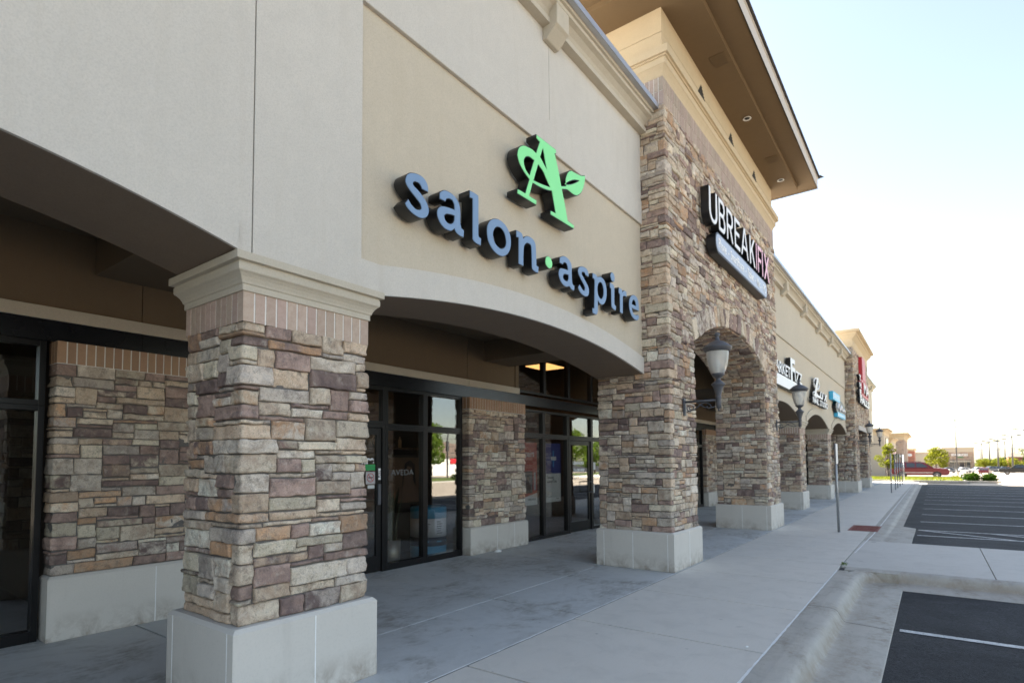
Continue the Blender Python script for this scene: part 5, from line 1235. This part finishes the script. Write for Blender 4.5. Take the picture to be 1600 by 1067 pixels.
# ================================================================== vehicles
def vehicle(name, label, cat, x, y, rz, L, W, H, paint, style='suv', group=None, detail=True):
    z0 = GZ(y)+.006; t = thing(name, label, cat, (0,0,0), group)
    g = H*.145; wr = H*.195; wb0, wb1 = L*.20, L*.79   # rear and front axle from the tail
    if style == 'suv':
        body = [(.0,.36),(.02,.26),(.06,.21),(.93,.20),(.985,.25),(1,.36),(.995,.50),(.965,.585),(.78,.625),(.70,.64),(.02,.64),(.005,.58)]
        roof = [(.012,.64),(.04,.93),(.09,.985),(.45,1.0),(.58,.975),(.735,.64)]
        wins = [[(.055,.67),(.07,.91),(.235,.93),(.255,.67)],[(.285,.67),(.272,.93),(.42,.935),(.425,.67)],[(.445,.67),(.44,.935),(.545,.92),(.655,.67)]]
    elif style == 'truck':
        body = [(.0,.40),(.01,.30),(.05,.24),(.94,.22),(.99,.30),(1,.42),(.995,.56),(.965,.63),(.76,.665),(.70,.67),(.005,.665)]
        roof = [(.325,.665),(.345,.93),(.38,.985),(.52,1.0),(.60,.975),(.715,.665)]
        wins = [[(.355,.70),(.37,.93),(.475,.94),(.48,.70)],[(.495,.70),(.49,.94),(.575,.925),(.645,.70)]]
    else:
        body = [(.0,.42),(.02,.27),(.06,.20),(.93,.19),(.985,.26),(1,.40),(.98,.50),(.74,.61),(.68,.63),(.12,.65),(.01,.62)]
        roof = [(.13,.64),(.27,.93),(.36,.99),(.52,1.0),(.60,.96),(.74,.61)]
        wins = [[(.22,.66),(.295,.90),(.42,.93),(.425,.66)],[(.445,.66),(.44,.935),(.57,.92),(.68,.65)]]
    M = Matrix.Translation((x,y,z0)) @ Matrix.Rotation(rz, 4, 'Z')
    def put(mb): mb.v = [tuple(M @ Vector((p[0]-L/2, p[1], p[2]))) for p in mb.v]; return mb
    hw = W/2
    b = MB(); n = len(body)
    def sec(prof, yy, k=1.0): return [(a*L, yy, c_*H) for a, c_ in prof]
    cz = sum(c_ for _, c_ in body)/n; cxx = .5
    rings = [[((a-cxx)*.975*L+cxx*L, s*hw, ((c_-cz)*.93+cz)*H) for a, c_ in body] if e else [(a*L, s*(hw-.09), c_*H) for a, c_ in body] for s, e in ((-1,1),(-1,0),(1,0),(1,1))]
    rings = [[((a-cxx)*.985*L+cxx*L, -hw, ((c_-cz)*.90+cz)*H) for a, c_ in body],[(a*L,-hw+.09,c_*H) for a, c_ in body],[(a*L,hw-.09,c_*H) for a, c_ in body],[((a-cxx)*.985*L+cxx*L, hw, ((c_-cz)*.90+cz)*H) for a, c_ in body]]
    b.sweep(None, rings, 0, closed=True); bo = put(b).build('body', paint, t)
    c = MB(); tum = .13
    def ty(c_): return hw-.05-tum*max(0,(c_-.64)/.36)
    rings = [[(a*L,-ty(c_),c_*H) for a, c_ in roof],[(a*L,ty(c_),c_*H) for a, c_ in roof]]
    c.sweep(None, rings, 0, closed=True); put(c).build('cabin', paint, t)
    for s in (-1, 1):
        for wi in wins:
            w_ = MB(); w_.add([(a*L, s*(ty(c_)+.006), c_*H) for a, c_ in wi], [tuple(range(len(wi)))]); put(w_).build('window', 'car_glass', t)
    for e, (pa, pb) in (('windscreen',(roof[-1],roof[-2])),('rear_window',(roof[0],roof[1]))):
        w_ = MB(); q = []
        for f, k in ((.10,-1),(.10,1),(.92,1),(.92,-1)):
            a = pa[0]+(pb[0]-pa[0])*f; c_ = pa[1]+(pb[1]-pa[1])*f; q.append(((a+(.006 if e == 'windscreen' else -.006))*L, k*(ty(c_)-.09), (c_+.004)*H))
        w_.add(q, [(0,1,2,3)]); put(w_).build(e, 'car_glass', t)
    for ax in (wb0, wb1):
        for s in (-1, 1):
            w_ = MB(); prof = [(wr*.62,-.11),(wr*.93,-.11),(wr,-.08),(wr,.08),(wr*.93,.11),(wr*.62,.11)]
            rings = [[(ax+r*math.cos(2*math.pi*j/22), s*(hw-.10)+z, wr+r*math.sin(2*math.pi*j/22)) for j in range(22)] for r, z in prof]
            w_.sweep(None, rings, 0, closed=True, smooth=True); wo = put(w_).build('wheel', 'tyre', t)
            w_ = MB()
            for k in range(5):
                a = k*2*math.pi/5; 
                for d in (-.22, .22): pass
                w_.add([(ax+wr*.12*math.cos(a-1.2), s*(hw+.012), wr+wr*.12*math.sin(a-1.2)),(ax+wr*.6*math.cos(a-.25), s*(hw+.008), wr+wr*.6*math.sin(a-.25)),(ax+wr*.6*math.cos(a+.25), s*(hw+.008), wr+wr*.6*math.sin(a+.25)),(ax+wr*.12*math.cos(a+1.2), s*(hw+.012), wr+wr*.12*math.sin(a+1.2))], [(0,1,2,3)])
            w_.tube([(ax+wr*.61*math.cos(2*math.pi*j/20), s*(hw+.004), wr+wr*.61*math.sin(2*math.pi*j/20)) for j in range(21)], .025, 5)
            put(w_).build('rim', 'rim', wo)
            w_ = MB(); n2 = 20; w_.add([(ax+wr*1.22*math.cos(math.pi*j/n2), s*(hw+.003), wr*.98+wr*1.22*math.sin(math.pi*j/n2)) for j in range(n2+1)], [tuple(range(n2+1))]); put(w_).build('wheel_arch', 'tyre', t)
    if detail:
        for s in (-1, 1):
            w_ = MB(); w_.box(L*.972,L*.998,s*(hw-.42),s*(hw-.06),H*.47,H*.56); put(w_).build('headlight', 'lamp_lens', t, bevel=.02)
            w_ = MB(); w_.box(-.004*L,.012*L,s*(hw-.22),s*(hw-.05),H*.44,H*.60); put(w_).build('tail_light', 'lamp_red', t, bevel=.01)
            w_ = MB(); w_.box(L*.63,L*.665,s*(hw-.02),s*(hw+.16),H*.64,H*.72); put(w_).build('mirror', paint, t, bevel=.02)
            w_ = MB(); w_.box(L*.24,L*.72,s*(hw-.002),s*(hw+.018),H*.33,H*.37); put(w_).build('side_trim', 'rim' if paint == 'car_red' else 'tyre', t, bevel=.006)
            for dx in (.41, .63 if style != 'truck' else .60):
                w_ = MB(); w_.box(L*dx-.11,L*dx+.05,s*(hw-.003),s*(hw+.02),H*.565,H*.59); put(w_).build('door_handle', paint, t)
        w_ = MB(); w_.box(L*.985,L*1.005,-hw+.42,hw-.42,H*.44,H*.56); put(w_).build('grille', 'chrome', t, bevel=.01)
        if style == 'suv':
            for s in (-1,1):
                w_ = MB(); w_.tube([(L*.10,s*(hw-.25),H*1.0),(L*.14,s*(hw-.25),H*1.03),(L*.48,s*(hw-.25),H*1.03),(L*.52,s*(hw-.25),H*1.0)], .02, 6); put(w_).build('roof_rail', 'tyre', t)
    return t
vehicle('parked_car', 'dark red sport utility vehicle parked side on beyond the grass verge', 'car', -1.30, 82, R(-1), 5.55, 1.98, 1.92, 'car_red', 'suv')
vehicle('pickup_truck', 'black crew cab pickup truck crossing the sunlit drive', 'truck', 13.3, 146, R(176), 6.3, 2.0, 2.0, 'car_black', 'truck')
vehicle('parked_car', 'white car parked under the trees left of the black pickup', 'car', 9.8, 205, R(200), 4.6, 1.8, 1.55, 'car_white', 'sedan', detail=False)
vehicle('parked_car', 'dark grey car behind the white one, left of the black pickup', 'car', 13.0, 212, R(200), 4.7, 1.8, 1.7, 'car_grey', 'suv', detail=False)
vehicle('parked_car', 'pale car in front of the glass front of the coffee shop', 'car', 6.4, 200, R(200), 4.5, 1.8, 1.5, 'car_white', 'sedan', detail=False)
vehicle('parked_car', 'small grey car at the left side of the coffee shop glass front', 'car', 3.4, 196, R(20), 4.4, 1.8, 1.5, 'car_grey', 'sedan', detail=False)
vehicle('parked_car', 'blue grey car directly behind the cab of the pickup', 'car', 16.0, 216, R(200), 4.6, 1.8, 1.6, 'car_grey', 'sedan', detail=False)
vehicle('parked_car', 'red car nose just left of the pickup', 'car', 9.2, 165, R(80), 4.4, 1.8, 1.5, 'car_red', 'sedan', detail=False)
t = thing('mulch_island', 'white kerbed traffic island heaped with red mulch at the right edge', 'island', (10.8, 104, GZ(104)))
m = MB(); zz = GZ(104); m.box(9.35,15,102.5,107,zz-.1,zz+.2); m.build('kerb', 'sealant', t, bevel=.03)
m = MB(); m.lathe([(2.5,0),(2.3,.12),(1.6,.3),(.6,.42),(0,.45)], (12.0,104.7,zz+.2), 20); m.build('mulch', 'mulch', t)

# ================================================================== light poles
def lamp_pole(x, y, h, arms, label, wide=1.4):
    z = GZ(y); k_ = 1 if y < 160 else 1.7; t = thing('light_pole', label, 'light pole', (x,y,z), 'parking lot light poles')
    m = MB(); m.lathe([(.3,0),(.3,.6),(.28,.65),(0,.65)], (x,y,z), 12); m.build('footing', 'concrete_curb', t)
    m = MB(); m.tube([(x,y,z+.6),(x,y,z+h)], [.13*k_,.085*k_], 10); m.build('pole', 'pole_dark', t)
    for a in arms:
        dx, dy = math.cos(R(a)), math.sin(R(a))
        m = MB(); m.tube([(x,y,z+h-.45),(x+dx*wide*.45,y+dy*wide*.45,z+h-.15),(x+dx*wide*.8,y+dy*wide*.8,z+h)], .05*k_, 6); ao = m.build('arm', 'pole_dark', t)
        m = MB(); c0_, c1_ = wide*.7, wide*1.3
        q = [(x+dx*r-dy*s, y+dy*r+dx*s, z+h+zz2) for zz2 in (-.03-.1*(k_-1),.12+.1*(k_-1)) for r, s in ((c0_,-.18),(c1_,-.18),(c1_,.18),(c0_,.18))]
        m.add(q, [(0,3,2,1),(4,5,6,7),(0,1,5,4),(1,2,6,5),(2,3,7,6),(3,0,4,7)]); m.build('lamp_head', 'pole_dark', ao)
lamp_pole(3.98, 152, 11.7, (0,180), 'tall dark light pole rising in front of the coffee shop', .55)
lamp_pole(16.9, 200, 10.0, (0,180), 'two armed light pole right of the coffee shop, tallest of the row', 1.5)
lamp_pole(15.4, 220, 9.6, (0,180), 'two armed light pole, second tallest of the row over the green trees', 1.5)
lamp_pole(15.3, 250, 9.9, (0,180), 'two armed light pole, third of the row over the green trees', 1.5)
lamp_pole(16.0, 300, 10.4, (0,180), 'slender far light pole, closest of the row to the coffee shop', 1.8)
lamp_pole(20.2, 262, 10.0, (180,), 'single armed far light pole between two double ones', 1.8)
lamp_pole(20.6, 212, 12.2, (180,), 'light pole cut by the right edge of the picture', 1.8)
for i, (px, y) in enumerate(((21.5,300),(26,300),(30,320),(17,330),(23.5,340))):
    m = MB(); z = GZ(y); m.tube([(px,y,z),(px,y,z+8.6)], [.16,.1], 7); m.box(px-1.2,px+1.2,y-.07,y+.07,z+7.9,z+8.05)
    tag(m.build('utility_pole', 'pole_wood'), 'pale thin utility pole rising from the far trees', 'pole', 'far utility poles')
t = thing('street_light', 'curved arm street light across the lot, reflected in the salon window', 'street light', (33.0, 49.5, -.1))
m = MB(); m.tube([(33,49.5,-.1),(33,49.5,4.6),(33,49.8,5.3),(33,50.8,5.9),(33,52.2,6.1)], [.1,.08,.06,.05,.04], 8); m.build('pole', 'pole_dark', t)
m = MB(); m.box(32.9,33.1,49.35,49.65,3.0,4.2); m.build('signal_head', 'pole_dark', t)
for z in (2.8, 3.6, 4.6):
    m = MB(); m.tube([(35,20,z+.4),(35,50,z),(35,80,z+.5),(35,140,z+1.5)], .03, 5); tag(m.build('overhead_wire', 'pole_dark'), 'overhead cable across the street opposite the shops', 'cable', 'overhead cables')

# ================================================================== far buildings
def block(mb, x0,x1,y0,y1,z0,z1,mat=0): mb.box(x0,x1,y0,y1,z0,z1,mat)
def crown(parent, x0,x1,y0,y1,z, k=1.0, mat='stucco_warm'):
    c = MB(); square_rings(c, x0,x1,y0,y1,[(0,z),(.05*k,z+.02),(.05*k,z+.45*k),(.12*k,z+.5*k),(.35*k,z+.75*k),(.42*k,z+.78*k),(.42*k,z+.9*k),(.7*k,z+.95*k),(.7*k,z+1.1*k),(0,z+1.12*k)]); return c.build('cornice', mat, parent)
b_ = thing('shop_block', 'tan shop block with a wide crown cornice just beyond the end of the strip', 'building', (-8, 92, GZ(92)))
z = GZ(92); m = MB(); block(m,-22,-5.05,88,98,z,4.9); m.build('wall', 'far_wall', b_); crown(b_,-22,-5.05,88,98,4.9,.8)
m = MB(); block(m,-5.05,-4.99,88.6,90,z,3.6); block(m,-5.05,-4.99,95.8,97.4,z,3.6); m.build('stone_pier', 'far_stone', b_)
m = MB(); block(m,-5.04,-4.98,91,95,2.5,4.6); m.build('window', 'car_glass', b_); m = MB(); block(m,-5.0,-4.6,90.5,95.4,2.9,3.2); m.build('awning', 'face_pink', b_)
b_ = thing('shop_block', 'second shop block with a pink tinted sign band, left of the stone tower', 'building', (-8, 106, GZ(106)))
z = GZ(106); m = MB(); block(m,-22,-4.85,100,112,z,4.3); m.build('wall', 'far_wall', b_); crown(b_,-22,-4.85,100,112,4.3,.6)
m = MB(); block(m,-4.86,-4.78,102,110,2.6,3.6); m.build('sign_band', 'face_pink', b_); m = MB(); block(m,-4.86,-4.80,102,110,z,2.4); m.build('window', 'car_glass', b_)
b_ = thing('stone_block', 'stone clad corner block with a tan crown behind the young tree', 'building', (-8, 132, GZ(132)))
z = GZ(132); m = MB(); block(m,-26,-4.25,126,146,z,5.35); m.build('wall', 'far_stone', b_); crown(b_,-26,-4.25,126,146,5.35,1.15)
m = MB(); block(m,-7.6,-4.6,125.9,126,z,.6); m.build('window', 'car_glass', b_); m = MB(); block(m,-7.9,-4.3,125.2,126,2.2,2.5); m.build('canopy', 'poster_white', b_); m = MB(); block(m,-6.2,-5.3,125.8,126,.7,2.1); m.build('doorway', 'car_glass', b_)
b_ = thing('brick_block', 'small red brick shop with a tan cornice and a white wall sign', 'building', (-5, 182, GZ(182)))
z = GZ(182); m = MB(); block(m,-12,-3.85,178,190,z,4.0); m.build('wall', 'far_brick', b_); crown(b_,-12,-3.85,178,190,4.0,.5)
m = MB(); m.lathe([(0,0),(.55,0),(.5,.05),(0,.05)], (0,0,0), 14); m.v = [(-4.8+a*.9, 177.96-c_, 2.95+b2*.75) for a, b2, c_ in m.v]; m.build('wall_sign', 'poster_white', b_)
m = MB(); block(m,-12,-3.8,177.93,178,1.9,2.05); m.build('trim_band', 'far_roof', b_)
b_ = thing('low_building', 'long low tan building with a shallow roof left of the coffee shop', 'building', (-1, 232, GZ(232)))
z = GZ(232); m = MB(); block(m,-18,2.3,228,250,z,4.1); m.build('wall', 'far_wall', b_); m = MB(); m.add([(-18,227.6,4.1),(2.3,227.6,4.1),(2.3,238,5.5),(-4,238,5.5),(-18,238,4.3)], [(0,1,2,3,4)]); m.build('roof', 'far_roof', b_)
b_ = thing('coffee_shop', 'stone fronted coffee shop with a flat tan crown and a white STARBUCKS sign', 'building', (6.5, 235, GZ(232)))
z = GZ(232); m = MB(); block(m,2.45,10.35,230,250,z,4.1); m.build('stone_wall', 'far_stone', b_)
m = MB(); block(m,2.4,10.4,229.96,250,4.1,5.35); m.build('parapet', 'far_wall', b_); m = MB(); block(m,2.2,10.6,229.7,250,5.35,5.62); m.build('cornice', 'stucco_trim', b_)
m = MB(); block(m,4.2,9.3,229.8,230,z,.95); m.build('glass_front', 'car_glass', b_); m = MB(); block(m,4.0,9.5,229.2,230,.98,1.3); m.build('canopy', 'stucco_trim', b_)
for xx in (5.4, 6.5, 7.9, 8.3): boxpart('mullion', (xx,xx+.09,229.74,229.8,z,.95), 'far_wall', b_)
me = text_curve('STARBUCKS', .92, .08, .03, .82, 'CENTER'); place_mesh(me, 'lettering', 'face_white', MX['-Y'](6.75, 229.9, 2.9), b_)
me = text_curve('COFFEE', .55, .08, .02, .95, 'CENTER'); place_mesh(me, 'lettering', 'far_green', MX['-Y'](6.75, 229.9, 2.25), b_)
# across the street, seen in the glass
b_ = thing('roadside_shop', 'pale gabled roadside shop with a red sign across the street', 'building', (52, 66, -.3))
m = MB(); block(m,46,60,58,82,-.6,2.6); m.build('wall', 'poster_white', b_); m = MB(); m.add([(45.5,57.5,2.6),(45.5,82.5,2.6),(53,70,5.2),(60.5,57.5,2.6),(60.5,82.5,2.6)], [(0,1,2),(0,2,3),(1,4,2),(3,2,4)]); m.build('roof', 'far_roof', b_)
m = MB(); block(m,45.9,46,64,76,1.5,2.3); m.build('sign', 'face_red', b_)
# far tree belt
def belt(name, label, spots, mat, seed, n, size, group):
    r_ = random.Random(seed)
    for (x, y, w_, h) in spots:
        z = GZ(y); t = thing(name, label, 'tree', (x,y,z), group)
        m = MB(); m.tube([(x,y,z),(x,y,z+h*.6)], [.22,.08], 6); m.build('trunk', 'trunk', t)
        l = MB(); cl = [(x+r_.uniform(-.6,.6)*w_, y+r_.uniform(-.6,.6)*w_, z+h*r_.uniform(.3,.82), w_*r_.uniform(.35,.6), w_*r_.uniform(.35,.6), h*.22) for k in range(9)]
        leaf_cloud(l, cl, n, size, r_); l.build('crown', mat, t, recalc=False)
belt('lot_tree', 'rounded pale green tree of the row behind the parked cars', [(12.6,225,2.3,4.2),(16.6,228,2.3,4.4),(20.0,230,2.8,4.2),(23.5,236,2.6,4.6)], 'leaf_bright', 31, 900, .26, 'trees behind the parked cars')
belt('belt_tree', 'dark distant tree along the skyline at the right', [(x, 300+8*math.sin(x), 4.5, h) for x, h in ((17,4.2),(21,4.5),(25,5.2),(28.5,7.0),(32,9.0),(36,10.0),(40,9.5),(45,9),(52,10))], 'leaf_far', 33, 800, .45, 'distant trees on the skyline')
t = thing('brown_house', 'small brown house roof among the distant trees', 'building', (24.5, 280, GZ(280)))
z = GZ(280); m = MB(); block(m,22.6,26.4,280,288,z,2.6); m.build('wall', 'far_brick', t); m = MB(); m.add([(22.2,279.5,2.6),(26.8,279.5,2.6),(26,284,4),(23,284,4),(22.2,288.5,2.6),(26.8,288.5,2.6)], [(0,1,2,3),(0,3,4),(1,5,2),(4,3,2,5)]); m.build('roof', 'far_roof', t)

# ================================================================== camera, light, sky
yaw, pitch, roll, fpx, x0p, y0p = 0.639847, 0.0504798, -0.00632371, 884.218, 798.972, 678.160
fwd = Vector((-math.sin(yaw)*math.cos(pitch), math.cos(yaw)*math.cos(pitch), math.sin(pitch)))
rgt = Vector((math.cos(yaw), math.sin(yaw), 0)); upv = rgt.cross(fwd)
r2 = rgt*math.cos(roll)+upv*math.sin(roll); u2 = -rgt*math.sin(roll)+upv*math.cos(roll)
cam = bpy.data.cameras.new('camera'); co = bpy.data.objects.new('camera', cam); COL.objects.link(co)
co.matrix_world = Matrix(((r2.x,u2.x,-fwd.x,0),(r2.y,u2.y,-fwd.y,0),(r2.z,u2.z,-fwd.z,1.6),(0,0,0,1)))
cam.sensor_width = 36; cam.sensor_fit = 'HORIZONTAL'; cam.lens = fpx/1600*36
cam.shift_x = (800-x0p)/1600; cam.shift_y = (y0p-533.5)/1600
cam.clip_start = .05; cam.clip_end = 3000
cam.dof.use_dof = True; cam.dof.focus_distance = 5.2; cam.dof.aperture_fstop = 1.7
sc.camera = co
EL, AZ = R(38), None
sd = Vector((-.93, .30, 0)).normalized()*math.cos(EL)+Vector((0,0,math.sin(EL)))     # towards the sun
sun = bpy.data.lights.new('sun', 'SUN'); sun.energy = 5.0; sun.angle = R(.6); sun.color = (1,.93,.82)
so = bpy.data.objects.new('sun', sun); COL.objects.link(so); so.rotation_euler = sd.to_track_quat('Z', 'Y').to_euler(); so.location = (-30, 10, 40)
wd = bpy.data.worlds.new('World'); sc.world = wd; wd.use_nodes = True; nt = wd.node_tree
bg = nt.nodes['Background']; sky = nt.nodes.new('ShaderNodeTexSky'); sky.sky_type = 'NISHITA'; sky.sun_disc = False
sky.sun_elevation = EL; sky.sun_rotation = math.atan2(sd.x, sd.y); sky.altitude = 300; sky.air_density = 1.0; sky.dust_density = 1.1; sky.ozone_density = .8
wb = nt.nodes.new('ShaderNodeMix'); wb.data_type = 'RGBA'; wb.blend_type = 'MULTIPLY'; wb.inputs['Factor'].default_value = 1
wb.inputs[7].default_value = (1.05, 1.0, .925, 1)     # balance the blue of open shade, as the camera did
hz = nt.nodes.new('ShaderNodeHueSaturation'); hz.inputs['Saturation'].default_value = .84     # milky summer air
nt.links.new(sky.outputs[0], hz.inputs['Color']); nt.links.new(hz.outputs[0], wb.inputs[6]); nt.links.new(wb.outputs[2], bg.inputs[0]); bg.inputs[1].default_value = .056
sc.view_settings.view_transform = 'Standard'; sc.view_settings.look = 'None'; sc.view_settings.exposure = 2.87; sc.view_settings.gamma = 1
sc.cycles.max_bounces = 8; sc.cycles.transparent_max_bounces = 12; sc.cycles.use_denoising = True
